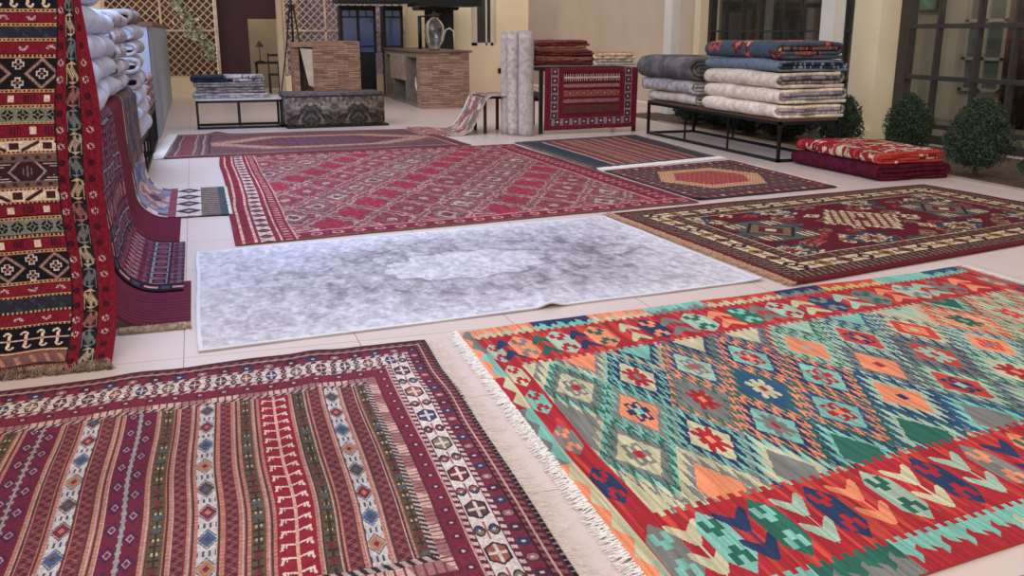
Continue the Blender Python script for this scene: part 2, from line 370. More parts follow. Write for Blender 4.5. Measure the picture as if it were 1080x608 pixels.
# ------------------------------------------------------------------ near left striped rug
def striped_design():
    W, Hh, NU, NV = 2.68, 2.55, 760, 640
    c = Cloth(W, Hh, NU, NV, (150, 62, 66)); U, V = c.U, c.V
    X = U - 1.74            # X = room x, so the field ends at 0.57
    mroon = (134, 56, 64); crm = (202, 190, 186); slate = (86, 88, 104)
    # thin lines between the stripes
    lines = fr(X * 40)
    c.a[:] = (190, 108, 92); c.p(lines < 0.30, (96, 56, 54)); c.p((lines > 0.74) & (lines < 0.9), (190, 164, 150)); c.p((fr(V / 0.022) < 0.35) & (lines > 0.3) & (lines < 0.74), (206, 128, 104))
    cen = []
    def brown(x, s):
        m = np.abs(X - x) < 0.021; x2 = (X - x) / 0.021
        c.p(m, (104, 82, 56)); f = fr(V / 0.085 + s * 0.3)
        c.p(m & (tri(V / 0.042) < 0.3) & (np.abs(x2) < 0.75), (64, 48, 46)); c.p(m & (np.abs(f - 0.5) < 0.10) & (np.abs(x2) < 0.5), (190, 170, 120))
        c.p(m & (np.abs(x2) < 0.2), (70, 52, 46)); k2 = np.floor(V / 0.17).astype(int) % 3
        c.p(m & (k2 == 1) & (np.abs(x2) < 0.55) & (f > 0.35) & (f < 0.8), (122, 54, 50)); c.p(m & (k2 == 2) & (f > 0.55) & (np.abs(x2) < 0.6), (84, 92, 88))
    def maroon(x, s):
        m = np.abs(X - x) < 0.019; x2 = (X - x) / 0.019
        c.p(m, mroon); z = tri(V / 0.05 + 0.0)
        c.p(m & (np.abs(x2 - (z * 1.4 - 0.7)) < 0.28), (96, 36, 48)); c.p(m & (np.abs(x2 + (z * 1.4 - 0.7)) < 0.12), (170, 96, 84))
    def white(x, s):
        m = np.abs(X - x) < 0.026; x2 = (X - x) / 0.026
        c.p(m, crm); f = fr(V / 0.17 + s * 0.21) ; k2 = np.floor(V / 0.17 + s * 0.21).astype(int)
        d = np.abs(x2) * 0.9 + np.abs(f - 0.5) * 3.2
        pal = [(140, 40, 58), (70, 96, 140), (190, 120, 84), (96, 70, 60)]
        for i, pc in enumerate(pal): c.p(m & (d < 0.95) & (k2 % 4 == i), pc); c.p(m & (d < 0.36) & (k2 % 4 == i), pal[(i + 2) % 4])
        e = np.abs(f - 0.0) < 0.09; e |= f > 0.91
        c.p(m & e & (tri(x2 * 1.5) < 0.4), slate); c.p(m & (np.abs(d - 1.12) < 0.09), slate)
    def tree(x, hw, col, stem, barb, s, step=0.078):
        m = np.abs(X - x) < hw; x2 = (X - x) / hw
        c.p(m, col)
        f = V / step + 0.35 * np.abs(x2)           # barbs slope towards the near end
        g = fr(f)
        c.p(m & (np.abs(x2) < 0.78) & (g < 0.13), barb)
        c.p(m & (np.abs(np.abs(x2) - 0.70 - 0.25 * (g - 0.2)) < 0.07) & (g < 0.55), barb)
        c.p(m & (np.abs(np.abs(x2) - 0.52) < 0.05) & (g < 0.34), barb)
        c.p(m & (np.abs(x2) < 0.09), stem)
    def purple(x, hw, s):
        m = np.abs(X - x) < hw; x2 = (X - x) / hw; side = np.abs(x2)
        c.p(m, (126, 34, 62)); f = fr(V / 0.15); g = fr(V / 0.15 + 0.5)
        for ff, cx in ((f, 0.5), (g, 0.5)):
            sgn = x2 < 0 if ff is f else x2 > 0
            d = np.abs(side - 0.52) * 1.2 + np.abs(ff - 0.5) * 1.5
            c.p(m & sgn & (d < 0.52), (92, 34, 78)); c.p(m & sgn & (d < 0.27), (186, 154, 156)); c.p(m & sgn & (d < 0.19), (150, 34, 56)); c.p(m & sgn & (d < 0.08), (60, 52, 90))
        c.p(m & (side < 0.08), (156, 150, 150)); c.p(m & (side < 0.16) & (tri(V / 0.05) < 0.35), (156, 150, 150))
    def unit(x0, wide):
        pass
    for x in (0.56, 0.30, 0.09, -0.20, -0.76, -0.98): brown(x, x * 10)
    for x in (0.50, 0.36, 0.015, -0.135, -0.42, -0.545, -0.84, -1.2): maroon(x, 0)
    for i, x in enumerate((0.430, -0.055, -0.475, -0.91)): white(x, i)
    tree(0.20, 0.058, (168, 32, 52), (232, 160, 138), (236, 196, 172), 0)
    purple(-0.30, 0.055, 0); purple(-0.65, 0.058, 1)
    tree(-1.09, 0.055, (168, 32, 52), (232, 160, 138), (236, 196, 172), 0)
    # ---- border: bl hidden, right 0.35, top 0.50, bottom 0.42
    R = (c.w - U) / 0.365; T = V / 0.50; B = (c.h - V) / 0.645; L = U / 0.365
    D = np.minimum(np.minimum(R, T), np.minimum(B, L))
    side = np.minimum(R, L) <= np.minimum(T, B)
    al = np.where(side, V, U * 0.9)
    bd = D < 1
    def ring(a, b, col): m = bd & (D >= a) & (D < b); c.p(m, col); return m
    barb = fr(al / 0.040 + D * 4.2) < 0.5
    ring(0, 0.06, (96, 40, 56)); m = ring(0.0, 0.035, (84, 44, 54)); m &= side; c.p(m, (44, 30, 34)); c.p(m & (fr(al / 0.03) < 0.28), (132, 112, 108))
    m = ring(0.06, 0.19, (150, 74, 76)); c.p(m & barb, (92, 34, 48)); c.p(m & (D > 0.17), (70, 30, 42)); c.p(m & (np.abs(D - 0.125) < 0.012), (196, 150, 140))
    m = ring(0.19, 0.31, (138, 38, 60))
    fl = np.hypot((fr(al / 0.085) - 0.5) * 0.085, (D - 0.25) * 0.4)
    kk = np.floor(al / 0.085).astype(int) % 3
    c.p(m & (fl < 0.027), (84, 40, 62)); c.p(m & (fl < 0.027) & (kk == 1), (56, 58, 96)); c.p(m & (fl < 0.019) & (kk == 2), (170, 100, 104)); c.p(m & (fl < 0.007), (206, 150, 146)); c.p(m & (tri(al / 0.085) < 0.14) & (np.abs(D - 0.25) < 0.02), (206, 170, 166))
    m = ring(0.32, 0.37, (206, 176, 168)); c.p(m & barb, (120, 36, 54))
    m = ring(0.37, 0.61, (216, 198, 190)); am = np.where(side, al / 0.26, U / 0.105); f = fr(am) - 0.5; g = (D - 0.49) / 0.12; kk = np.floor(am).astype(int) % 5
    pal = [(130, 44, 54), (96, 64, 74), (168, 88, 70), (64, 78, 116), (128, 118, 84)]
    for i, pc in enumerate(pal):
        a = m & (kk == i); hx = np.maximum(np.abs(g) * 1.05, np.abs(g) * 0.5 + np.abs(f) * 3.4) < 0.86
        c.p(a & hx, (70, 40, 52)); hx2 = np.maximum(np.abs(g) * 1.3, np.abs(g) * 0.6 + np.abs(f) * 4.2) < 0.86
        c.p(a & hx2, pc); c.p(a & hx2 & ((np.abs(f) < 0.03) | (np.abs(g) < 0.12)), (216, 190, 176))
    lf = fr(am + 0.5) - 0.5
    for sg in (-1, 1):
        dd = np.hypot((g - sg * 0.52) / 0.44, lf / 0.17) + 0.35 * np.abs(lf / 0.17)
        c.p(m & (dd < 1.0), (66, 44, 56))
        for i, pc in enumerate(pal): c.p(m & (dd < 0.72) & ((kk + 2) % 5 == i), pc)
        c.p(m & (dd < 0.25), (206, 184, 172))
    c.p(m & (np.abs(g) < 0.08) & (np.abs(lf) < 0.2), (178, 90, 100)); c.p(m & (np.abs(g) > 0.93), (120, 60, 70))
    m = ring(0.61, 0.66, (206, 176, 168)); c.p(m & barb, (120, 36, 54))
    m = ring(0.68, 0.82, (138, 38, 60)); fl = np.hypot((fr(al / 0.085) - 0.5) * 0.085, (D - 0.75) * 0.4)
    c.p(m & (fl < 0.018), (98, 36, 60)); c.p(m & (fl < 0.007), (220, 170, 164))
    m = ring(0.82, 0.95, (216, 168, 150)); c.p(m & (fr(al / 0.2 + D) < 0.5), (170, 108, 104)); c.p(m & (fr(al / 0.025) < 0.25), (140, 60, 70)); c.p(m & (D < 0.85), (120, 40, 56))
    m = ring(0.95, 1.0, (184, 160, 150)); c.p(m & (fr(al / 0.03 + D * 10) < 0.5), (66, 44, 52))
    n = vnoise(NV, NU, NV / 2, NU / 2, 9) - 0.5; n2 = fbm(NV, NU, 5, 5, 8) - 0.5
    c.a *= (1 + 0.22 * n + 0.25 * n2)[..., None]
    return c.a
img = striped_design()
nv, nu = img.shape[:2]
SQ = [(-1.72, 4.10), (0.945, 4.265), (0.875, 1.70), (-1.78, 1.60)]
P = flat_points(SQ, nv, nu, 0.010, 0.009, 0.006, 31)
# hand-woven edge waves a little and lifts in soft ridges near the far side
vv = np.linspace(0, 1, nv + 1)[:, None]; uu = np.linspace(0, 1, nu + 1)[None, :]
P[..., 1] += (0.022 * np.sin(uu * 9 + 1.2) + 0.012 * np.sin(uu * 21)) * np.exp(-vv * 9)
P[..., 0] += 0.005 * np.sin(vv * 11 + uu * 2.0)
P[..., 2] += 0.012 * np.exp(-((uu - 0.52) / 0.05) ** 2) * np.exp(-vv * 7) + 0.010 * np.exp(-((uu - 0.80 + 0.1 * vv) / 0.03) ** 2)
k = sheet('striped_rug', P, img, WOOL, t=0.008, edge=(70, 30, 40), dull=0.24)
tag(k, 'maroon rug with many thin woven stripes and cream bordered medallions in the left foreground', 'rug')
fringe(k, (0.94, 4.24), (0.875, 1.75), (1, -0.30), 0.068, 420, CREAMYARN, r=0.0011, jit=0.40, z=0.010, seed=6, tassel=150, seg=5)

# ------------------------------------------------------------------ pale grey rug in the middle
def grey_design():
    W, Hh, NU, NV = 3.15, 2.2, 460, 330
    c = Cloth(W, Hh, NU, NV, (206, 202, 208)); U, V = c.U, c.V
    n = fbm(NV, NU, 4, 10, 41, 6); n2 = fbm(NV, NU, 18, 56, 52, 4); n3 = fbm(NV, NU, 50, 110, 77, 2)
    x = (U - 1.62) / 1.30; y = (V - 1.08) / 0.86; x = x + (n3 - 0.5) * 0.08; r = np.hypot(x, y); th = np.arctan2(y, x)
    edge = 0.40 + 0.03 * np.cos(th * 12)
    dark = 0.30 + np.clip((n - 0.42) * 2.6, 0, 1) * 0.30 + np.clip((n2 - 0.42) * 3.0, 0, 1) * 0.55
    ringm = np.exp(-((r - 0.68) / 0.24) ** 2); dark = dark * (0.55 + 0.50 * ringm)
    dark += 0.28 * ((r > edge) & (r < edge + 0.05 + 0.03 * n3))
    dark += 0.35 * (np.abs(np.abs(x) + np.abs(y) * 1.1 - 1.02) < 0.015) * (n2 > 0.4) + 0.22 * (np.abs(tri(th * 2.55) - 0.5) < 0.09) * (r > 0.5) * (r < 0.95) * (n3 > 0.45)
    dark *= np.where(r < edge, 0.42, 1.0)
    L = np.minimum(np.minimum(U, W - U), np.minimum(V, Hh - V))
    dark *= np.clip((L - 0.03) / 0.30, 0.12, 1)
    dark += 0.2 * (np.abs(L - 0.24) < 0.012) * (n2 > 0.45)
    dark += 0.10 * (fbm(NV, NU, 40, 110, 7, 2) > 0.56)
    d = np.clip(dark * 0.80, 0, 0.85)[..., None]
    c.a = np.array((220, 213, 219)) * (1 - d) + np.array((128, 116, 124)) * d
    beig = np.clip((fbm(NV, NU, 6, 8, 91, 3) - 0.5) * 3, 0, 1)[..., None] * 0.16
    c.a = c.a * (1 - beig) + np.array((214, 200, 186)) * beig
    c.a += ((n3 - 0.5) * 60)[..., None]
    c.p(L < 0.022, (236, 234, 238))
    return c.a
img = grey_design(); nv, nu = img.shape[:2]
GQ = [(-0.10, 6.57), (3.04, 6.94), (3.13, 4.76), (-0.10, 4.42)]
P = flat_points(GQ, nv, nu, 0.010, 0.006, 0.003, 51)
vv = np.linspace(0, 1, nv + 1)[:, None]; uu = np.linspace(0, 1, nu + 1)[None, :]
P[..., 2] += 0.022 * np.exp(-((uu - 0.565) / 0.018) ** 2) * np.exp(-(1 - vv) * 9)
P[..., 2] += 0.015 * np.exp(-(1 - uu) * 30) * np.exp(-(1 - vv) * 30)
k = sheet('grey_rug', P, img, WOOLR, t=0.009, edge=(190, 186, 190))
tag(k, 'pale silver grey distressed rug with faded medallion lying in the middle of the floor', 'rug')

# ------------------------------------------------------------------ big red rug behind it
def bigred_design():
    W, Hh, NU, NV = 3.85, 5.15, 560, 560
    c = Cloth(W, Hh, NU, NV, (158, 44, 62)); U, V = c.U, c.V
    px, py = 0.475, 0.86
    a = U / px + (Hh - V) / py * 0.0; b = (Hh - V) / py
    s = fr(U / px + 0.5) - 0.5; t = fr(b + 0.5) - 0.5
    fuzz = fbm(NV, NU, 60, 60, 71, 3)
    for ox, oy in ((0, 0), (0.5, 0.5)):
        x = fr(U / px + ox) - 0.5; y = fr(b + oy) - 0.5; D = np.abs(x) + np.abs(y)
        idx = np.floor(U / px + ox) + 2 * np.floor(b + oy)
        here = D < 0.5
        st = tri(U / px * 8) * 0.05; D2 = D + st
        fz = D2 + (fuzz - 0.5) * 0.16
        c.p(here, (146, 76, 78)); c.p(here & (fz < 0.475), (172, 134, 118)); c.p(here & (fz < 0.425), (150, 46, 62)); c.p(here & (fz < 0.33), (168, 42, 60))
        h = here & (idx % 3 == 0); c.p(h & (fz < 0.34), (132, 88, 82)); c.p(h & (fz < 0.22), (182, 150, 130)); c.p(h & (fz < 0.13), (124, 52, 62))
        h = here & (idx % 3 == 2); c.p(h & (fz < 0.30), (140, 60, 68)); c.p(h & (fz < 0.13), (180, 130, 116))
        c.p(here & (fr(U * 9) < 0.4) & (fz > 0.3) & (fz < 0.39), (130, 84, 84))
    R = c.w - U; L = U; T = V; B = c.h - V
    # left border of several stripes, right one plainer, thin near and far ones
    al = V
    m = L < 0.42; c.p(m, (140, 34, 48))
    c.p(m & (np.abs(L - 0.06) < 0.012), (206, 150, 130)); c.p(m & (np.abs(L - 0.14) < 0.008), (206, 150, 130))
    mm = m & (L > 0.17) & (L < 0.27); c.p(mm, (202, 168, 150)); d = np.abs((L - 0.22) / 0.05) * 0.5 + tri(al / 0.22) * 0.9
    c.p(mm & (d < 0.62), (96, 42, 54)); c.p(mm & (d < 0.3), (150, 60, 60))
    c.p(m & (np.abs(L - 0.31) < 0.008), (206, 150, 130)); c.p(m & (np.abs(L - 0.36) < 0.022) & (fr(al / 0.1) < 0.35), (206, 140, 130)); c.p(m & (L > 0.405), (188, 140, 116))
    for E, al2 in ((R, V), (B, U), (T, U)):
        w = 0.34 if E is R else 0.26
        m = (E < w) & (L > 0.42 if E is not R else E < w)
        c.p(m, (136, 34, 52)); c.p(m & (np.abs(E - w + 0.02) < 0.02), (190, 120, 112))
        d = np.hypot((fr(al2 / 0.16) - 0.5) * 0.16, (E - w * 0.5) * 0.8); c.p(m & (d < 0.045), (196, 130, 128)); c.p(m & (d < 0.026), (150, 34, 52))
        c.p(m & (E < 0.03), (120, 88, 66))
    n = vnoise(NV, NU, NV / 2.5, NU / 2.5, 13) - 0.5
    c.a *= (1 + 0.5 * n + 0.2 * (fbm(NV, NU, 8, 8, 3) - 0.5))[..., None]
    return c.a
img = bigred_design(); nv, nu = img.shape[:2]
P = flat_points([(0.17, 11.78), (3.92, 12.02), (4.08, 7.28), (0.17, 6.73)], nv, nu, 0.010, 0.012, 0.004, 61)
k = sheet('tribal_rug', P, img, WOOL, t=0.008, edge=(120, 88, 66), dull=0.16)
tag(k, 'large red flatweave rug of rows of beige lozenges behind the grey rug', 'rug')

# ------------------------------------------------------------------ far rug with tan hexagon
def far_design():
    W, Hh, NU, NV = 3.7, 2.75, 420, 300
    c = Cloth(W, Hh, NU, NV, (112, 70, 76)); U, V = c.U, c.V
    x = (U - 1.95) / 1.5; y = (V - 1.42) / 1.05
    st = np.floor(U / 0.07) * 0.07
    D = np.maximum(np.abs(y), np.abs((st - 1.95) / 1.6) * 0.72 + np.abs(y) * 0.55)
    c.p(D < 0.86, (140, 74, 62)); c.p(D < 0.74, (172, 128, 108)); c.p(D < 0.56, (126, 60, 66)); c.p(D < 0.34, (104, 70, 84))
    c.p((D < 0.5) & (tri(U / 0.12) < 0.25) & (tri(V / 0.2) < 0.5), (90, 50, 66))
    L = U; m = L < 0.5; c.p(m, (116, 70, 72)); c.p(m & (fr(L / 0.1) < 0.3), (150, 120, 110)); c.p(m & (fr(L / 0.1) > 0.8), (70, 50, 66))
    c.p(m & (L > 0.12) & (L < 0.3), (132, 62, 66))
    for E in (V, c.h - V, c.w - U): c.p(E < 0.16, (120, 50, 58)); c.p(np.abs(E - 0.17) < 0.02, (170, 120, 100))
    n = vnoise(NV, NU, NV / 2.5, NU / 2.5, 15) - 0.5; c.a *= (1 + 0.4 * n)[..., None]
    return c.a
img = far_design(); nv, nu = img.shape[:2]
P = flat_points([(-0.33, 14.58), (3.12, 14.48), (3.38, 12.10), (-0.45, 11.84)], nv, nu, 0.010, 0.015, 0.005, 71)
P[..., 2] += 0.03 * np.exp(-((np.linspace(0, 1, nu + 1)[None, :] - 0.16) / 0.03) ** 2) * np.exp(-np.linspace(0, 1, nv + 1)[:, None] * 6)
k = sheet('hexagon_rug', P, img, WOOL, t=0.008, edge=(120, 70, 60), dull=0.22)
tag(k, 'dull red rug with a long tan hexagon in front of the bark patterned ottoman', 'rug')
fringe(k, (-0.33, 14.58), (-0.45, 11.84), (-1, 0), 0.12, 500, CREAMYARN, r=0.006, jit=0.2, z=0.01, seed=9)

# ------------------------------------------------------------------ dark red rug at right
def dark_design():
    W, Hh, NU, NV = 3.55, 2.35, 620, 420
    c = Cloth(W, Hh, NU, NV, (104, 16, 34)); U, V = c.U, c.V
    R = np.random.RandomState(5)
    nn = vnoise(NV, NU, NV / 4, NU / 4, 33)
    crm = (214, 186, 146); brn = (74, 50, 38); gry = (86, 84, 82)
    def diam(cx, cy, a, b, st=0.03):
        return np.abs(np.floor((U - cx) / st + 0.5) * st) / a + np.abs(np.floor((V - cy) / (st * 1.6) + 0.5) * st * 1.6) / b
    # small scattered figures
    for k in range(110):
        cx, cy = 0.5 + R.rand() * 2.6, 0.5 + R.rand() * 1.35
        d = diam(cx, cy, 0.05 + 0.05 * R.rand(), 0.05 + 0.06 * R.rand(), 0.014)
        col = [crm, (150, 112, 80), (70, 82, 92), (176, 60, 60)][R.randint(4)]
        c.p((d < 1) & (nn > 0.35), col); c.p(d < 0.35, brn)
    # three large medallions and blue small ones
    for cx, cy, kind in ((0.80, 1.12, 0), (1.72, 1.12, 1), (2.66, 1.12, 0)):
        if kind == 0:
            x = np.abs(U - cx) / 0.30; y = np.abs(V - cy) / 0.36
            m = (np.maximum(x, y) < 1) & ~((np.abs(x - 0.98) < 0.14) & (y < 0.35)) & (x * 0.6 + y < 1.25)
            c.p(m, brn); c.p(m & (np.maximum(x, y) < 0.90), gry)
            sq = m & (x > 0.35) & (x < 0.8) & (y > 0.4) & (y < 0.8); c.p(sq, brn); c.p(sq & (tri(U / 0.05) < 0.5), crm)
            d = x + y; c.p(d < 0.78, (50, 34, 34)); c.p(d < 0.66, (122, 96, 74)); c.p(d < 0.4, (104, 28, 38)); c.p(d < 0.18, crm)
        else:
            d = diam(cx, cy, 0.40, 0.48); c.p(d < 1.0, brn); c.p(d < 0.93, crm)
            c.p((d < 0.86) & ((fr((U + V * 0.7) / 0.085) < 0.42) | (fr((U - V * 0.7) / 0.085) < 0.35)), (120, 62, 46))
            c.p(d < 0.2, (120, 24, 36))
    for cx, cy in ((1.25, 0.55), (1.30, 1.68), (2.18, 0.55), (2.24, 1.68), (0.5, 1.7), (0.42, 0.55), (3.02, 0.6), (3.0, 1.7)):
        d = np.hypot((U - cx) / 0.18, (V - cy) / 0.17) + (nn - 0.5) * 0.5 + (tri(np.arctan2(V - cy, U - cx) * 1.27) - 0.5) * 0.3
        c.p(d < 1.15, (60, 26, 34)); c.p(d < 1.0, (58, 70, 82)); c.p(d < 0.66, crm); c.p(d < 0.48, (150, 100, 66)); c.p(d < 0.24, (104, 20, 36))
    d, al = c.frame(0.46, 0.46, 0.46, 0.50)
    c.p(d < 1, (78, 52, 42)); b = d < 1
    c.p(b & (np.abs(d - 0.86) < 0.09) & (fr(al / 0.075) < 0.3) & (nn > 0.4), (140, 110, 84)); c.p(b & (np.abs(d - 0.86) < 0.05) & (fr(al / 0.075 + 0.5) < 0.34), (120, 24, 36))
    c.p(b & (np.abs(d - 0.995) < 0.02), crm)
    m = b & (d > 0.42) & (d < 0.74); c.p(m, crm); f = fr(al / 0.19) - 0.5; g = (d - 0.58) / 0.16; kk = np.floor(al / 0.19).astype(int) % 3
    for i, pc in enumerate(((112, 70, 44), (74, 34, 34), (150, 106, 48))):
        q = np.abs(f) * 2.4 + np.abs(g) * 0.85; st = tri(al / 0.048) * 0.18
        c.p(m & (kk == i) & (q + st < 1.0), pc); c.p(m & (kk == i) & (q < 0.35), crm if i == 1 else (90, 26, 34))
    c.p(m & ((np.abs(f) > 0.42) & (np.abs(g) < 0.35)), (112, 78, 56)); c.p(b & (np.abs(d - 0.74) < 0.014), BLK); c.p(b & (np.abs(d - 0.42) < 0.014), BLK)
    m = b & (d > 0.14) & (d < 0.40); c.p(m, (70, 44, 40)); c.p(m & (np.abs(fr(al / 0.05) - 0.5 - (d - 0.27) * 2) < 0.16), (140, 112, 88)); c.p(m & (np.abs(d - 0.27) < 0.03) & (fr(al / 0.09) < 0.3), (128, 30, 40))
    c.p(b & (d < 0.13), (112, 20, 34)); c.p(b & (d < 0.02), (60, 40, 36))
    n = vnoise(NV, NU, NV / 2, NU / 2, 17) - 0.5; c.a *= (1 + 0.45 * n)[..., None]
    return c.a
img = dark_design(); nv, nu = img.shape[:2]
DQ = [(3.11, 7.0), (6.63, 7.47), (6.85, 5.37), (3.25, 4.60)]
P = flat_points(DQ, nv, nu, 0.016, 0.006, 0.003, 81)
P[..., 2] += 0.016 * np.exp(-np.linspace(0, 1, nu + 1)[None, :] * 40) * np.exp(-(1 - np.linspace(0, 1, nv + 1)[:, None]) * 25)
k = sheet('knotted_rug', P, img, WOOLR, t=0.014, edge=(100, 30, 36))
tag(k, 'dark red knotted rug with cream flower border behind the orange and aqua kilim', 'rug')
fringe(k, DQ[0], DQ[3], (-1, 0.0), 0.05, 700, mat('tan_wool_fringe', (196, 158, 124), (160, 120, 92), 60, 0.95), r=0.004, jit=0.15, z=0.012, seed=12)

# ------------------------------------------------------------------ teal edged rug and orange medallion rug
def teal_design():
    W, Hh, NU, NV = 2.0, 2.75, 260, 420
    c = Cloth(W, Hh, NU, NV, (150, 60, 56)); U, V = c.U, c.V
    cols = [(156, 68, 64), (126, 56, 62), (176, 96, 80), (116, 62, 68), (160, 74, 68), (98, 58, 64), (178, 110, 88)]
    xs = np.floor(U / 0.055).astype(int)
    for i, k in enumerate(cols): c.p(xs % 7 == i, k)
    c.p((tri(V / 0.07) < 0.4) & (xs % 3 == 0), (214, 150, 110)); c.p((fr(U / 0.055) < 0.15), (80, 44, 50))
    c.p((U > 0.16) & (U < 0.36), (44, 64, 78)); c.p((np.abs(U - 0.38) < 0.015), (190, 160, 130)); c.p((U < 0.16), (74, 66, 66)); c.p(U < 0.05, (120, 108, 98))
    c.p(U > 1.72, (74, 66, 68)); c.p(U > 1.93, (110, 96, 88)); c.p((V > Hh - 0.18), (76, 78, 84)); c.p(V < 0.14, (80, 74, 80))
    n = vnoise(NV, NU, NV / 2, NU / 2, 18) - 0.5; c.a *= (1 + 0.35 * n)[..., None]
    return c.a
img = teal_design(); nv, nu = img.shape[:2]
TQ = [(3.99, 12.16), (5.98, 12.58), (5.82, 9.94), (4.04, 9.46)]
k = sheet('banded_rug', flat_points(TQ, nv, nu, 0.009, 0.006, 0.004, 91), img, WOOL, t=0.007, edge=(70, 60, 60), dull=0.25)
tag(k, 'rust striped flatweave rug with a dark teal band in front of the draped table', 'rug')
fringe(k, TQ[3], TQ[2], (0.15, -1), 0.09, 600, CREAMYARN, r=0.005, jit=0.2, z=0.010, seed=14)
fringe(k, TQ[0], TQ[1], (-0.1, 1), 0.09, 400, CREAMYARN, r=0.005, jit=0.2, z=0.010, seed=15)
def orange_design():
    W, Hh, NU, NV = 1.7, 2.05, 300, 380
    c = Cloth(W, Hh, NU, NV, (92, 66, 70)); U, V = c.U, c.V
    c.p((tri(U / 0.055) < 0.5) & (tri(V / 0.09) < 0.5), (128, 52, 56)); c.p((tri(U / 0.11) < 0.2) & (tri(V / 0.18) < 0.3), (176, 130, 100))
    st = np.floor(U / 0.03) * 0.03
    D = np.maximum(np.abs(V - 0.98) / 0.62, np.abs(st - 0.80) / 0.52 * 0.8 + np.abs(V - 0.98) / 0.62 * 0.45)
    c.p(D < 1.0, (60, 44, 50)); c.p(D < 0.96, (216, 150, 98)); c.p(D < 0.66, (176, 60, 54)); c.p((D < 0.6) & (tri(U / 0.06) < 0.4) & (tri(V / 0.1) < 0.5), (206, 104, 76))
    c.p((D < 0.96) & (D > 0.66) & (tri(U / 0.04 + V / 0.06) < 0.2), (170, 100, 70))
    d, al = c.frame(0.14, 0.14, 0.2, 0.2)
    c.p(d < 1, (104, 50, 56)); c.p((d < 1) & (fr(al / 0.11) < 0.4) & (np.abs(d - 0.5) < 0.2), (190, 84, 66)); c.p((d < 1) & (fr(al / 0.33) < 0.12) & (np.abs(d - 0.5) < 0.14), (220, 180, 140)); c.p(d < 0.15, (66, 52, 60)); c.p(np.abs(d - 1) < 0.06, (66, 52, 60))
    n = vnoise(NV, NU, NV / 2, NU / 2, 19) - 0.5; c.a *= (1 + 0.4 * n)[..., None]
    return c.a
img = orange_design(); nv, nu = img.shape[:2]
OQ = [(4.07, 9.32), (5.80, 9.66), (5.75, 7.62), (4.13, 7.38)]
P = flat_points(OQ, nv, nu, 0.011, 0.006, 0.004, 95)
P[..., 2] += 0.018 * np.exp(-np.linspace(0, 1, nu + 1)[None, :] * 22) * np.exp(-(1 - np.linspace(0, 1, nv + 1)[:, None]) * 25)
k = sheet('medallion_rug', P, img, WOOL, t=0.009, edge=(60, 44, 50), dull=0.25)
tag(k, 'small plum and grey rug with an orange hexagon medallion beside the big red rug', 'rug')
fringe(k, (5.80, 9.66), (5.75, 7.62), (1, 0), 0.05, 160, CREAMYARN, r=0.004, jit=0.3, z=0.010, seed=16)

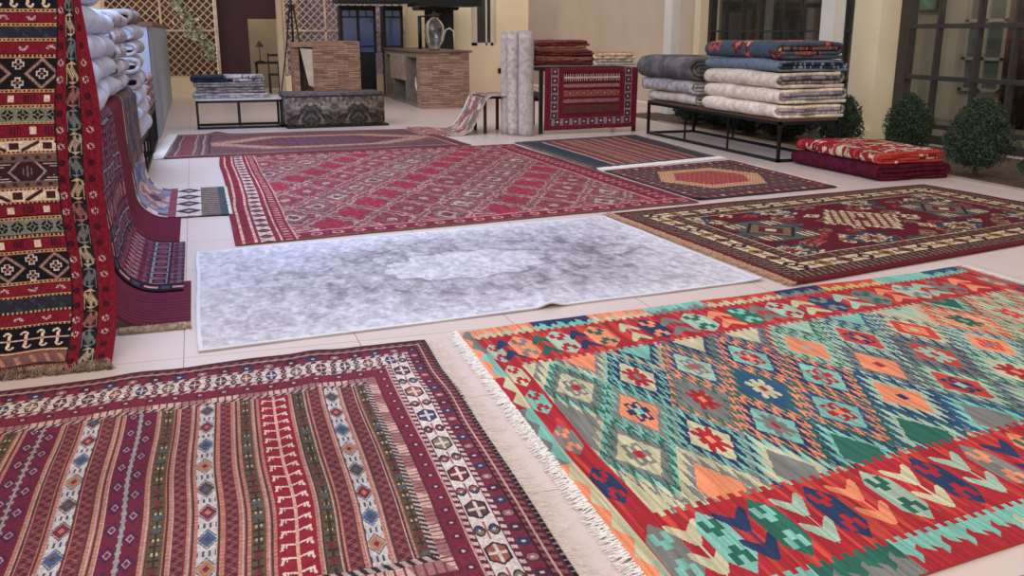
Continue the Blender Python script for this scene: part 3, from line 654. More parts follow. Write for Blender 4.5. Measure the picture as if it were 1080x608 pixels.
# ------------------------------------------------------------------ hanging rug at far left
def hanging_design(L):
    W, NU, NV = 1.75, 560, 640
    c = Cloth(W, L, NU, NV, (136, 20, 40)); U = c.U; S = L - c.V; X = U - W - 0.45 + 0.0   # X = room x
    fx = X + 0.645          # < 0 inside the field
    redc = (138, 22, 42); blk = (30, 24, 30); crm = (222, 196, 168); grn = (120, 128, 112); nav = (44, 44, 58); gb = (112, 86, 80); pl = (66, 30, 44)
    def band(s0, s1, col): m = (fx < 0) & (S >= s0) & (S < s1); c.p(m, col); return m, (S - s0) / (s1 - s0)
    def dots(s0, s1, a=(198, 140, 96)):
        m, t = band(s0, s1, (60, 30, 34)); c.p(m & (np.abs(t - 0.5) < 0.42), a); c.p(m & (np.abs(t - 0.5) < 0.26) & (fr(X / 0.018) < 0.5), (60, 26, 30))
    def ros(s0, s1, ph=0.0):
        m, t = band(s0, s1, redc); f = (fr(X / 0.115 + ph) - 0.5) * 0.115; h = (t - 0.5) * (s1 - s0)
        up = np.where(np.floor(X / 0.115 + ph) % 2 == 0, 1, -1); r = np.hypot(f, h * 1.0 + up * 0.008); th = np.arctan2(h * up + 0.008, f)
        c.p(m & (r > 0.010) & (r < 0.021) & (h * up > -0.008) & (fr(th * 6 / PI) < 0.55), (206, 190, 180)); c.p(m & ((t < 0.06) | (t > 0.94)), (60, 16, 30))
    def scroll(s0, s1):
        m, t = band(s0, s1, nav); c.p(m & (tri(X / 0.09 + t * 0.6) < 0.25), (40, 66, 84)); c.p(m & (np.abs(fr(X / 0.09 + 0.3) - 0.5) < 0.08) & (t > 0.2) & (t < 0.8), (58, 36, 60))
    def squares(s0, s1, ph=0.0):
        m, t = band(s0, s1, redc); f = fr(X / 0.15 + ph) - 0.5; h = t - 0.5
        c.p(m & (np.abs(f) < 0.09) & (np.abs(h) < 0.28), crm)
        g = fr(X / 0.15 + ph + 0.5) - 0.5; c.p(m & (np.abs(g) < 0.16) & (np.abs(h) < 0.3) & (fr(X / 0.012) < 0.6), (70, 20, 36)); c.p(m & ((t < 0.07) | (t > 0.93)), (54, 16, 28))
    def octs(s0, s1):
        m, t = band(s0, s1, grn); f = fr(X / 0.062) - 0.5; h = (t - 0.5) * 1.1; d = np.maximum(np.maximum(np.abs(f), np.abs(h)), (np.abs(f) + np.abs(h)) * 0.75)
        c.p(m & (d < 0.40) & (d > 0.2) & ~((np.abs(f) < 0.05) | (np.abs(h) < 0.05)), blk); c.p(m & (d < 0.13), blk)
    def keys(s0, s1):
        m, t = band(s0, s1, crm); f = fr(X / 0.14); k = (f < 0.28) & (t > 0.15) & (t < 0.85); c.p(m & k, (74, 36, 34))
        c.p(m & (f > 0.36) & (f < 0.92) & (np.abs((f - 0.36) / 0.56 - t) < 0.2) & (np.floor(X / 0.14) % 2 == 0), (74, 36, 34)); c.p(m & (f > 0.36) & (f < 0.92) & (np.abs((f - 0.36) / 0.56 - 1 + t) < 0.2) & (np.floor(X / 0.14) % 2 != 0), (74, 36, 34))
    def lozenges(s0, s1):
        m, t = band(s0, s1, blk); hgt = s1 - s0; f = fr(X / 0.20) - 0.5; h = t - 0.5; d = np.abs(f) * 2 + np.abs(h) * 2 / 1.0
        D = np.abs(np.abs(f) * 1.9 + np.abs(h) * 1.35 - 0.62); c.p(m & (D < 0.05), (176, 128, 116)); c.p(m & (np.abs(D - 0.08) < 0.02), (120, 90, 90))
        for ox, oy in ((0, 0), (0.5, 0.30), (0.5, -0.30)):
            x = (fr(X / 0.20 + ox) - 0.5) * 0.20; y = (h - oy) * hgt; k = np.minimum(np.abs(x), np.abs(y)); r = np.maximum(np.abs(x), np.abs(y))
            fl = ((r < 0.024) & (k < 0.011)); c.p(m & fl, (196, 184, 178)); c.p(m & fl & ((r < 0.019) & (k < 0.006)), (44, 40, 50)); c.p(m & (r < 0.005), (206, 96, 80))
    def ess(s0, s1):
        m, t = band(s0, s1, (24, 22, 34)); f = fr(X / 0.066); x = (f - 0.5) * 0.066; y = (t - 0.5) * (s1 - s0); q = 0.031
        for sg in (1, -1):
            r = np.hypot(x + sg * 0.008, y - sg * q); c.p(m & (r < 0.017) & (r > 0.008) & ~((x * sg < -0.006) & (y * sg < q)), crm)
        c.p(m & (np.abs(x + 0.13 * -y * 0) < 0.0065) & (np.abs(y) < q), crm); c.p(m & (np.abs(y) < 0.004), (200, 160, 140))
        c.p(m & (np.hypot(x, y) < 0.007), (206, 120, 90))
    def hexnet(s0, s1):
        m, t = band(s0, s1, pl); f = fr(X / 0.22) - 0.5; h = t - 0.5; D = np.maximum(np.abs(h) * 1.0, np.abs(f) * 1.9 + np.abs(h) * 0.7)
        c.p(m & (np.abs(D - 0.66) < 0.05) , (160, 140, 136)); c.p(m & (D < 0.28) & (fr(X / 0.018) < 0.4), (120, 96, 96)); g = fr(X / 0.22 + 0.5) - 0.5
        c.p(m & (np.abs(g) < 0.2) & (np.abs(h) > 0.2 + np.abs(g)) & (fr(t * 8) < 0.5), (190, 180, 170))
    def grb(s0, s1):
        m, t = band(s0, s1, gb); c.p(m & (np.abs(t - 0.5) < 0.2) & (tri(X / 0.05) < 0.4), (70, 40, 44))
    c.p(fx < 0, (70, 30, 36))
    ess(1.695, 1.80); dots(1.68, 1.695); ros(1.635, 1.68); dots(1.619, 1.635); scroll(1.57, 1.619); dots(1.554, 1.57); ros(1.501, 1.554, 0.3); dots(1.484, 1.501); lozenges(1.348, 1.484); dots(1.331, 1.348)
    squares(1.281, 1.331); dots(1.264, 1.281); octs(1.205, 1.264); dots(1.193, 1.205); squares(1.133, 1.193, 0.4); dots(1.116, 1.133); keys(1.074, 1.116); dots(1.061, 1.074); grb(1.022, 1.061); hexnet(0.936, 1.022)
    grb(0.906, 0.936); dots(0.893, 0.906); keys(0.846, 0.893); dots(0.833, 0.846); squares(0.776, 0.833, 0.2); dots(0.759, 0.776); octs(0.694, 0.759); dots(0.676, 0.694); squares(0.62, 0.676, 0.6); dots(0.602, 0.62); lozenges(0.475, 0.602)
    dots(0.461, 0.475); ros(0.408, 0.461, 0.5); dots(0.394, 0.408); scroll(0.334, 0.394); dots(0.319, 0.334); ros(0.261, 0.319); dots(0.247, 0.261); ess(0.116, 0.247)
    m, t = band(0.0, 0.116, (130, 82, 74)); c.p(m & (tri(t * 1.5 + 0.1) < 0.2), (60, 40, 46)); c.p(m & (tri(X / 0.06 + t) < 0.3) & (t > 0.35) & (t < 0.75), (184, 120, 96)); c.p(m & (t < 0.22), (120, 40, 50)); c.p(m & (t > 0.9), (206, 150, 110))
    for s in np.arange(1.80, L, 0.13): dots(s, s + 0.016); ros(s + 0.016, s + 0.066); dots(s + 0.066, s + 0.08); squares(s + 0.08, s + 0.13)
    # side border: rosettes, black strip with reciprocal S hooks
    fb = X + 0.645; c.p((fx >= 0) & (fx < 0.006), blk); b = (fx >= 0)
    for x0, ph in ((-0.622, 0.0), (-0.497, 0.0)):
        k = np.floor(S / 0.075).astype(int); f = (fr(S / 0.075) - 0.5) * 0.075; r = np.hypot(X - x0, f); th = np.arctan2(f, X - x0)
        c.p(b & (r < 0.016) & ((k // 2) % 2 == 0), (66, 20, 34)); c.p(b & (r > 0.007) & (r < 0.016) & (fr(th * 5 / PI) < 0.5) & ((k // 2) % 2 == 1), (206, 190, 184))
        c.p(b & (np.abs(np.abs(X - x0) - 0.02 * tri(S / 0.075)) < 0.0015), (84, 14, 28))
    st = b & (np.abs(X + 0.562) < 0.033); c.p(st, (30, 26, 28)); x = (X + 0.562) / 0.033; q = 0.105; f = fr(S / q) - 0.5; k = np.floor(S / q).astype(int)
    pal = [(178, 162, 136), (112, 124, 126), (158, 98, 92), (186, 162, 120), (100, 118, 122)]
    for i, pc in enumerate(pal):
        a = st & ((k % 5) == i); sg = np.where(k % 2 == 0, 1, -1)
        dd = np.abs(x * sg - f * 1.7); c.p(a & (dd < 0.62) & (np.abs(f) < 0.27 + 0.12 * np.cos(x * 9)), pc); c.p(a & (np.abs(fr(dd * 3.2) - 0.5) < 0.13) & (np.abs(f) < 0.3), (84, 44, 48))
        c.p(a & (np.abs(x * sg - 0.80) < 0.07) & (f < 0.2), pc); c.p(a & (np.abs(f) > 0.36) & (np.abs(x) < (0.5 - np.abs(f)) * 5), pc)
    n = vnoise(NV, NU, NV / 2, NU / 2, 23) - 0.5; c.a *= (1 + 0.28 * n)[..., None]
    return c.a
zs = np.linspace(0, 2.25, 1200); Sy = 4.36 + 0.44 * (1 - np.exp(-zs / 0.22)); ss = np.concatenate([[0], np.cumsum(np.hypot(np.diff(zs), np.diff(Sy)))])
LH = float(ss[-1]); img = hanging_design(LH); nv, nu = img.shape[:2]
s = np.linspace(LH, 0, nv + 1)[:, None]; u = np.linspace(0, 1, nu + 1)[None, :]
P = np.zeros((nv + 1, nu + 1, 3)); z = np.interp(s, ss, zs); P[..., 0] = -0.445 - 1.75 * (1 - u) + 0.0 * s; P[..., 2] = z + 0.012
foot = np.exp(-z / 0.12)
P[..., 1] = np.interp(s, ss, Sy) + 0.012 * np.sin(u * 23 + z * 1.5) * (1 - foot) + foot * (0.06 * (u - 1) ** 2 - 0.05 * (1 - u)) + 0.02 * np.sin(u * 40) * foot
P[..., 0] += 0.010 * np.sin(z * 7.0) * u - 0.02 * foot * u
# the upper part swings in and its edge buckles back
sh = np.clip((z - 1.0) / 0.6, 0, 1); sh = sh * sh * (3 - 2 * sh); se = np.clip((u - 0.90) / 0.10, 0, 1)
P[..., 0] += 0.085 * sh * (1 - 1.15 * se)
P[..., 1] += 0.10 * np.clip((z - 1.35) / 0.5, 0, 1) * np.clip((u - 0.93) / 0.07, 0, 1); P[..., 0] -= 0.03 * np.clip((z - 1.45) / 0.4, 0, 1) * np.clip((u - 0.93) / 0.07, 0, 1)
k = sheet('hanging_rug', P, img, WOOL, skirt=False, solid=-0.008, dull=0.20)
tag(k, 'deep red rug with black and cream patterned bands hanging at the left edge', 'rug')
fringe(k, (-2.15, 4.31), (-0.47, 4.37), (0.1, -1), 0.06, 900, mat('brown_knotted_fringe', (168, 142, 118), (96, 72, 60), 30, 0.95), r=0.004, jit=0.25, z=0.02, seed=22)

BLACKM = mat('black_powder_coated_steel', (26, 26, 30), (20, 20, 24), 20, 0.45, metal=0.3)
# rail that carries it and rack behind
t = thing('garment_rail', 'black metal rail holding up the hanging red rug at the left edge', 'rail', (-1.3, 5.005, 0))
bm = bmesh.new(); tube(bm, [(-1.0, -0.17, 2.30), (0.78, -0.17, 2.30)], 0.02, 10); o = from_bm('crossbar', bm, BLACKM, t, True)
for x in (-0.98, 0.55):
    bm = bmesh.new(); tube(bm, [(x, -0.155, 0.0), (x, -0.155, 2.31)], 0.015, 10); from_bm('post', bm, BLACKM, t, True)

# ------------------------------------------------------------------ rugs draped from the left table onto the floor
def drape(name, label, y0, y1, xend, design, nu, nv, ztop=0.97, xt=-0.56, xf=-0.43, rise=0.22, off=0.0, wav=0.006, seed=1, back=0.5, sag=0.0, edge=None, fan=0.0, cat='rug'):
    """sheet lying over the table top, falling down its side and running out over the floor to x = xend"""
    path = [(xt - back, ztop + off), (xt - 0.05, ztop + off)]
    for k in range(1, 8):
        a = k / 8 * PI / 2; path.append((xt - 0.05 + 0.05 * math.sin(a), ztop + off - 0.05 + 0.05 * math.cos(a)))
    for k in range(20):
        f = k / 19; z = (ztop - 0.06) * (1 - f) + rise * f; path.append((xt + off + (0.03 + sag) * f ** 2, z + off * 0.3))
    x0 = path[-1][0]; zz = path[-1][1]
    for k in range(1, 15):
        a = k / 14 * PI / 2; path.append((x0 + (xf - x0 + 0.14) * (1 - math.cos(a)), 0.008 + off + (zz - 0.008 - off) * (1 - math.sin(a))))
    xl = path[-1][0]
    for k in range(1, 12): path.append((xl + (xend - xl) * k / 11, 0.008 + off))
    pa = np.array(path); L = np.concatenate([[0], np.cumsum(np.hypot(*np.diff(pa, axis=0).T))])
    s = np.linspace(0, L[-1], nu + 1); px = np.interp(s, L, pa[:, 0]); pz = np.interp(s, L, pa[:, 1])
    img = design(L[-1], y1 - y0, nu, nv)
    v = np.linspace(0, 1, nv + 1)[:, None]; P = np.zeros((nv + 1, nu + 1, 3))
    P[..., 0] = px[None, :]; P[..., 1] = (y1 * (1 - v) + y0 * v) + fan * (1 - 2 * v) * np.clip((px + 0.5) / 0.4, 0, 1)[None, :]; P[..., 2] = pz[None, :]
    hang = ((pz > 0.12) & (pz < ztop - 0.05))[None, :]
    w = (fbm(nv + 1, nu + 1, 5, 3, seed, 2) - 0.5) * 2 * wav * 2.0; P[..., 0] += w * hang
    P[..., 1] += (fbm(nv + 1, nu + 1, 2, 5, seed + 3, 2) - 0.5) * 0.03
    k = sheet(name, P[:, ::1], img, WOOL, skirt=False, solid=0.006)
    tag(k, label, cat); return k
def d_ribbed(W, Hh, nu, nv):
    c = Cloth(W, Hh, nu, nv, (118, 34, 62)); f = fr(c.V / 0.055); c.p(f < 0.3, (84, 24, 48)); c.p(f > 0.86, (134, 48, 76)); c.jitter(6); return c.a
def d_plain(W, Hh, nu, nv):
    c = Cloth(W, Hh, nu, nv, (112, 26, 52)); c.jitter(6, 4); c.p(c.U > W - 0.012, (60, 20, 40)); return c.a
def d_purple(W, Hh, nu, nv):
    c = Cloth(W, Hh, nu, nv, (92, 34, 62)); U, V = c.U, c.V; s = W - U
    gry = (150, 140, 158)
    c.p((tri(V / 0.11) < 0.12), (130, 110, 130)); c.p((tri(U / 0.05) < 0.4) & (tri(V / 0.05) < 0.5), (128, 98, 120)); c.p((tri(U / 0.14) < 0.35) & (tri(V / 0.2) < 0.3), (132, 36, 64))
    for s0 in (0.08, 0.42, 0.8, 1.15):
        m = (s > s0) & (s < s0 + 0.12); c.p(m, (60, 34, 60)); f = fr(V / 0.15) - 0.5; g = (s - s0) / 0.12 - 0.5
        c.p(m & (np.maximum(np.abs(f), np.abs(g)) < 0.42) & (np.maximum(np.abs(f), np.abs(g)) > 0.33), gry); c.p(m & (np.maximum(np.abs(f), np.abs(g)) < 0.2), (140, 44, 70))
    for s0 in (0.22, 0.58):
        m = (s > s0) & (s < s0 + 0.18); f = fr(V / 0.11) - 0.5; g = (s - s0) / 0.18 - 0.5; d = np.abs(f) + np.abs(g); c.p(m & (d < 0.42), (140, 40, 66)); c.p(m & (d < 0.28), (190, 160, 160)); c.p(m & (d < 0.16), (110, 30, 56))
    e = Hh - V; m = (e < 0.16); c.p(m, (48, 22, 46)); c.p(m & (np.abs(e - 0.08) < 0.02) & (tri(U / 0.16) < 0.5), (206, 150, 140)); c.p(m & (np.abs(e - 0.08) < 0.035) & (tri(U / 0.16 + 0.5) < 0.3), (60, 76, 96))
    c.jitter(14, 6); return c.a
def d_redstripe(W, Hh, nu, nv):
    c = Cloth(W, Hh, nu, nv, (112, 26, 52)); e = Hh - c.V
    m = (e < 0.17); c.p(m, (46, 20, 42)); c.p(m & (np.abs(e - 0.09) < 0.02) & (tri(c.U / 0.14) < 0.5), (222, 170, 140)); c.p(m & (np.abs(e - 0.09) < 0.02) & (tri(c.U / 0.14 + .5) < 0.3), (180, 40, 50)); c.jitter(8, 5); return c.a
def d_blue(W, Hh, nu, nv):
    c = Cloth(W, Hh, nu, nv, (120, 140, 180)); U, V = c.U, c.V; s = W - U
    x = (s - 0.62) / 0.34; y = (V - Hh / 2) / (Hh / 2)
    n = fbm(nv, nu, 20, 20, 66, 3)
    c.p(n > 0.55, (92, 116, 160)); c.p(n < 0.4, (170, 150, 160)); d = np.abs(x) + np.abs(y) * 0.9
    c.p((d < 0.62), (150, 110, 118)); c.p((d < 0.62) & (n > 0.52), (200, 170, 160)); c.p(d < 0.2, (96, 70, 110))
    c.p((d > 1.15) & (n > 0.48), (150, 120, 130))
    e = np.minimum(V, Hh - V); m = (e < 0.20); c.p(m, (206, 190, 190)); c.p(m & (tri(U / 0.16) < 0.45) & (np.abs(e - 0.1) < 0.06), (110, 84, 100)); c.p(m & (e > 0.18), (90, 70, 80))
    m = (s < 0.44) & (s > 0.24); c.p(m, (214, 196, 186)); f = fr(V / 0.36) - 0.5; g = (s - 0.34) / 0.10; c.p(m & (np.abs(f) * 2.4 + np.abs(g) * 0.8 < 0.9), (70, 50, 60)); c.p(m & (np.abs(f) * 2.4 + np.abs(g) * 0.8 < 0.35), (190, 150, 140))
    m = (s < 0.24); c.p(m, (140, 116, 104)); c.p(m & (tri(V / 0.1) < 0.4), (88, 66, 62)); m = s < 0.09; c.p(m, (70, 78, 80)); c.p(s < 0.03, (206, 200, 176))
    c.p((s > 0.44) & (s < 0.5), (150, 70, 84))
    m = s > 0.98; c.p(m, (110, 88, 84)); c.p(m & (n > 0.5), (84, 84, 104)); c.p(m & (n < 0.4), (142, 100, 84))
    c.p(m & (np.abs(e - 0.05) < 0.02), (176, 156, 130)); c.p(m & (np.abs(V - Hh * 0.5) < 0.16) & (n > 0.45), (70, 80, 110))
    c.jitter(14, 7); return c.a
k = drape('ribbed_runner', 'maroon ribbed runner with beige fringe, nearest of those spilling off the left table', 4.88, 5.80, -0.13, d_ribbed, 150, 120, off=0.0, seed=2)
fringe(k, (-0.47, 4.86), (-0.13, 4.87), (-0.1, -1), 0.045, 260, mat('beige_runner_fringe', (206, 186, 160), (150, 128, 104), 30, 0.95), r=0.003, jit=0.2, z=0.015, seed=31)
drape('purple_runner', 'purple patterned rug with grey figures draped between two plain maroon ones', 5.56, 6.92, -0.17, d_purple, 220, 190, off=0.010, seed=4, wav=0.010)
drape('maroon_runner', 'plain maroon rug with dark flowered end draped behind the purple patterned one', 6.84, 8.02, -0.21, d_redstripe, 150, 150, off=0.0, seed=6)
drape('blue_runner', 'blue and cream rug falling from the left table and spreading across the white tiles', 7.93, 9.42, 0.19, d_blue, 300, 220, off=0.009, seed=8, wav=0.012)

# ------------------------------------------------------------------ benches
def bench(name, label, loc, Lx, Ly, h, nlegs=4, w=0.035, top=True, group=None, topmat=None):
    """steel frame bench with rectangular leg loops, length along its longer side"""
    t = thing(name, label, 'bench', loc, 0, group)
    z1 = h - 0.03
    long_y = Ly > Lx; n = nlegs
    for i in range(n):
        f = i / (n - 1)
        for side in (0, 1):
            x, y = (side * (Lx - w) + w / 2, f * (Ly - w) + w / 2) if long_y else (f * (Lx - w) + w / 2, side * (Ly - w) + w / 2)
            ww = w if i in (0, n - 1) else w * 0.6
            bm = bmesh.new(); bar(bm, (x, y, 0), (x, y, z1), ww); from_bm('leg', bm, BLACKM, t)
    bm = bmesh.new()
    for z in (w / 2, z1 - w / 2):
        if long_y:
            for x in (w / 2, Lx - w / 2): bar(bm, (x, 0, z), (x, Ly, z), w)
            for y in (w / 2, Ly - w / 2): bar(bm, (0, y, z), (Lx, y, z), w)
        else:
            for y in (w / 2, Ly - w / 2): bar(bm, (0, y, z), (Lx, y, z), w)
            for x in (w / 2, Lx - w / 2): bar(bm, (x, 0, z), (x, Ly, z), w)
    from_bm('frame', bm, BLACKM, t)
    box('bench_top', (0, Lx, 0, Ly, z1, h), topmat or BENCHTOP, t, 0.004)
    return t
BENCHTOP = mat('dark_bench_board', (96, 70, 54), (72, 52, 42), 6, 0.6, stretch=(1, 8, 1))
bench('display_bench', 'long black metal bench along the right side under folded pale rugs', (6.23, 9.37, 0), 0.78, 3.40, 0.49, 4)
bench('display_bench', 'low black metal bench at the back carrying four folded grey rugs', (-0.05, 15.4, 0), 1.28, 0.62, 0.46, 3, topmat=mat('pale_bench_board', (206, 196, 196), (186, 178, 180), 6, 0.6))
bench('display_bench', 'black metal bench at the left under the blue white and pink folded rugs', (-1.35, 9.62, 0), 0.78, 2.55, 0.42, 5)
bench('display_bench', 'black metal bench at the far left beside the corrugated metal cabinet', (-1.35, 12.45, 0), 0.78, 1.58, 0.50, 4)
# the table under the draped rugs
t = thing('display_table', 'table under the draped maroon and purple rugs at left', 'table', (-1.40, 4.95, 0))
box('tabletop', (0, 0.78, 0, 4.5, 0.92, 0.965), BENCHTOP, t, 0.004)
for x in (0.04, 0.74):
    for y in (0.05, 2.2, 4.45):
        bm = bmesh.new(); bar(bm, (x, y, 0), (x, y, 0.92), 0.045); from_bm('leg', bm, BLACKM, t)

# ------------------------------------------------------------------ folded rugs
def rugmat(name, a, b, scale=14, c=None, bump=0.5, bscale=220):
    m, nt, bs = base_mat(name, 0.95); bs.inputs['Specular IOR Level'].default_value = 0.15
    tc = nt.nodes.new('ShaderNodeTexCoord')
    n = nt.nodes.new('ShaderNodeTexNoise'); n.inputs['Scale'].default_value = scale; n.inputs['Detail'].default_value = 6; n.inputs['Roughness'].default_value = 0.7
    nt.links.new(tc.outputs['Object'], n.inputs['Vector'])
    r = nt.nodes.new('ShaderNodeValToRGB'); e = r.color_ramp.elements
    e[0].position = 0.42; e[1].position = 0.56; e[0].color = (*lin(b), 1); e[1].color = (*lin(a), 1)
    if c:
        x = e.new(0.64); x.color = (*lin(a), 1); x = e.new(0.70); x.color = (*lin(c), 1)
    nt.links.new(n.outputs['Fac'], r.inputs[0]); nt.links.new(r.outputs[0], bs.inputs['Base Color'])
    n2 = nt.nodes.new('ShaderNodeTexNoise'); n2.inputs['Scale'].default_value = bscale
    nt.links.new(tc.outputs['Object'], n2.inputs['Vector'])
    bp = nt.nodes.new('ShaderNodeBump'); bp.inputs['Strength'].default_value = bump; bp.inputs['Distance'].default_value = 0.006
    nt.links.new(n2.outputs['Fac'], bp.inputs['Height']); nt.links.new(bp.outputs[0], bs.inputs['Normal'])
    return m
def fold_path(W, h, t, gap=0.25, flip=1):
    """flattened spiral: the rug wrapped over itself, first turn outside; fold edge towards -x * flip"""
    R0 = h / 2 - t / 2; xl = -W / 2 + h / 2; xr = W / 2 - h / 2; st = t * (1 + gap); pts = [(xr + h * 0.30, -R0)]
    k = 0
    while R0 - k * st > t * 0.45:
        r = R0 - k * st
        for i in range(9): pts.append((xr + (xl - xr) * (i / 8), -r))
        for i in range(1, 12):
            a = i / 12 * PI; pts.append((xl - r * math.sin(a), -r * math.cos(a)))
        for i in range(9): pts.append((xl + (xr - xl) * (i / 8), r))
        if r - st > t * 0.45:
            rr = r - st / 2
            for i in range(1, 12):
                a = i / 12 * PI; pts.append((xr + rr * math.sin(a), st / 2 + rr * math.cos(a)))
        k += 1
        if k > 5: break
    return [(x * flip, z) for x, z in pts]
def folded(name, label, cx, y0, z0, W, L, h, m, t=None, flip=1, group=None, seed=1, skew=0.0, design=None, soft=0.012, cat='folded rug', rz=0.0, gap=0.12, layers=4.6, sagx=0.0):
    """folded rug: spiral section in x-z pushed along y from y0 to y0 + L"""
    t = t or h / layers; pa = np.array(fold_path(W, h, t, gap, flip)); Ls = np.concatenate([[0], np.cumsum(np.hypot(*np.diff(pa, axis=0).T))])
    ns = max(int(Ls[-1] / 0.012), 60) if design is None else max(int(Ls[-1] / 0.009), 60); nl = 26 if design is None else int(L / 0.012)
    s = np.linspace(0, Ls[-1], ns + 1); px = np.interp(s, Ls, pa[:, 0]); pz = np.interp(s, Ls, pa[:, 1]); v = np.linspace(0, 1, nl + 1)[:, None]
    P = np.zeros((nl + 1, ns + 1, 3)); R = np.random.RandomState(seed)
    # low frequency softness is a function of place so neighbouring layers move together
    def fld(x, y, z, k): return np.sin(x * 5.1 + y * 3.3 + k) * 0.5 + np.sin(y * 7.7 - z * 6 + k * 2.1) * 0.3 + np.sin(x * 13 + y * 9 + k * 3.7) * 0.2
    Y = v * L + 0.0 * px[None, :]; X = px[None, :] + 0 * v; Z = pz[None, :] + 0 * v
    endw = (np.exp(-v * 14) + np.exp(-(1 - v) * 14)) * 0.012
    P[..., 0] = X + fld(X, Y, Z, seed) * soft + skew * (v - 0.5)
    P[..., 1] = Y + fld(X * 2, Y, Z * 8, seed + 4) * 0.02 * (np.exp(-v * 20) + np.exp(-(1 - v) * 20)) + endw * np.sin(s / Ls[-1] * 40 + seed)[None, :]
    up = (Z / h + 0.5)
    P[..., 2] = Z + h / 2 + fld(X, Y, Z * 0, seed + 2) * soft * 0.6 * up + 0.018 * up * (v - 0.5) * R.randn() * 0.4 - up * 0.02 * np.abs(2 * v - 1) ** 4
    P[..., 2] -= P[..., 2].min() - t * 0.45
    img = np.full((nl, ns, 3), 200.0) if design is None else design(Ls[-1], L, ns, nl)
    o = sheet(name, P, img, m, skirt=False)
    md = o.modifiers.new('thick', 'SOLIDIFY'); md.thickness = t * 0.92; md.offset = 0
    b = o.location.copy(); o.location = (cx + b.x, y0 + b.y, z0 + b.z)
    return tag(o, label, cat, group)
PALEA = rugmat('ivory_folded_wool', (226, 214, 200), (196, 184, 172), 9, (178, 166, 158))
PALEB = rugmat('silver_folded_wool', (196, 188, 186), (148, 142, 144), 12, (128, 120, 122))
GREYC = rugmat('charcoal_folded_wool', (118, 112, 112), (84, 80, 82), 4, (150, 144, 142))
BLUEP = rugmat('blue_paisley_wool', (128, 146, 160), (44, 58, 88), 16, (196, 200, 200))
WHITEB = rugmat('cool_white_rug_backing', (200, 206, 226), (180, 186, 212), 10)
WHITEP = rugmat('white_rug_with_grey_figures', (206, 204, 214), (150, 146, 156), 12, (112, 104, 110))
GREYR = rugmat('grey_brown_folded_wool', (150, 142, 138), (110, 102, 100), 12, (176, 168, 160))
# right bench, near stack
def d_ivory(a, b, c3, k):
    def f(W, L, nu, nv):
        c = Cloth(W, L, nu, nv, a); n = fbm(nv, nu, 14, 40, k, 4); c.p(n > 0.60, tuple(x * 0.93 for x in a)); n2 = fbm(nv, nu, 30, 90, k + 5, 3)
        ins = c.U > k_in; c.p(ins, b); c.p(ins & (n2 > 0.55), c3); return c.jitter(8).a
    k_in = 1.85
    return f
z = 0.493; g = 'folded rugs in the near stack on the right bench'
for i, (h, m, lb) in enumerate(((0.165, d_ivory((240, 222, 200), (176, 168, 172), (140, 132, 138), 1), 'ivory folded rug lying directly on the right bench, lowest of the near stack'), (0.175, d_ivory((238, 220, 198), (170, 162, 166), (136, 128, 134), 2), 'ivory folded rug second from the bottom of the near right bench stack'),
        (0.185, d_ivory((226, 208, 186), (150, 142, 144), (104, 98, 102), 3), 'mottled ivory and grey folded rug in the middle of the near right stack'), (0.14, d_ivory((112, 128, 144), (44, 54, 82), (150, 156, 164), 4), 'navy and pale blue paisley folded rug, second from the top of the near right stack'))):
    folded('folded_rug', lb, 6.655 + 0.02 * (i % 2), 9.42 + 0.015 * i, z, 0.97, 1.62, h, WOOL, flip=1, group=g, seed=3 + i, layers=4.6, design=m, soft=0.02); z += h * 0.985
def d_bluefloral(W, L, nu, nv):
    c = Cloth(W, L, nu, nv, (70, 84, 98)); U, V = c.U, c.V; R = np.random.RandomState(8)
    for k in range(60):
        cx, cy = R.rand() * W, R.rand() * L; r = 0.06 + 0.10 * R.rand(); d = np.hypot(U - cx, V - cy) / r; th = np.arctan2(V - cy, U - cx); d = d * (1 + 0.25 * np.cos(th * 5 + k))
        c.p(d < 1, (186, 84, 74) if k % 3 else (96, 44, 50)); c.p(d < 0.7, (90, 50, 56) if k % 2 else (210, 150, 110)); c.p(d < 0.45, (206, 96, 78))
    m = (U < W * 0.36) | (V > L - 0.08); n = fbm(nv, nu, 30, 60, 5, 2); c.p((U > W * 0.62) & (n > 0.45), (66, 34, 44)); c.p((U > W * 0.62) & (n > 0.56), (130, 90, 84)); return c.jitter(10).a
folded('folded_rug', 'slate blue folded rug with red flowers on top of the near right stack', 6.62, 9.46, z, 0.92, 1.55, 0.20, WOOL, flip=1, group=g, seed=9, design=d_bluefloral, gap=0.12, layers=4.6)
# right bench, far stack
z = 0.493; g = 'folded rugs in the far stack on the right bench'
for i, (h, W, m, lb, tt) in enumerate(((0.15, 0.66, PALEA, 'ivory folded rug on the right bench, lowest of the far stack', 5), (0.19, 0.76, PALEB, 'light grey folded rug in the middle of the far stack on the right bench', 4.6), (0.31, 0.86, GREYC, 'thick charcoal folded rug on top of the far stack on the right bench', 6.5))):
    folded('folded_rug', lb, 6.60 - 0.03 * i, 11.45 - 0.05 * i, z, W, 1.42 + 0.07 * i, h, m, flip=1, group=g, seed=13 + i, soft=0.02, layers=tt); z += h * 0.97
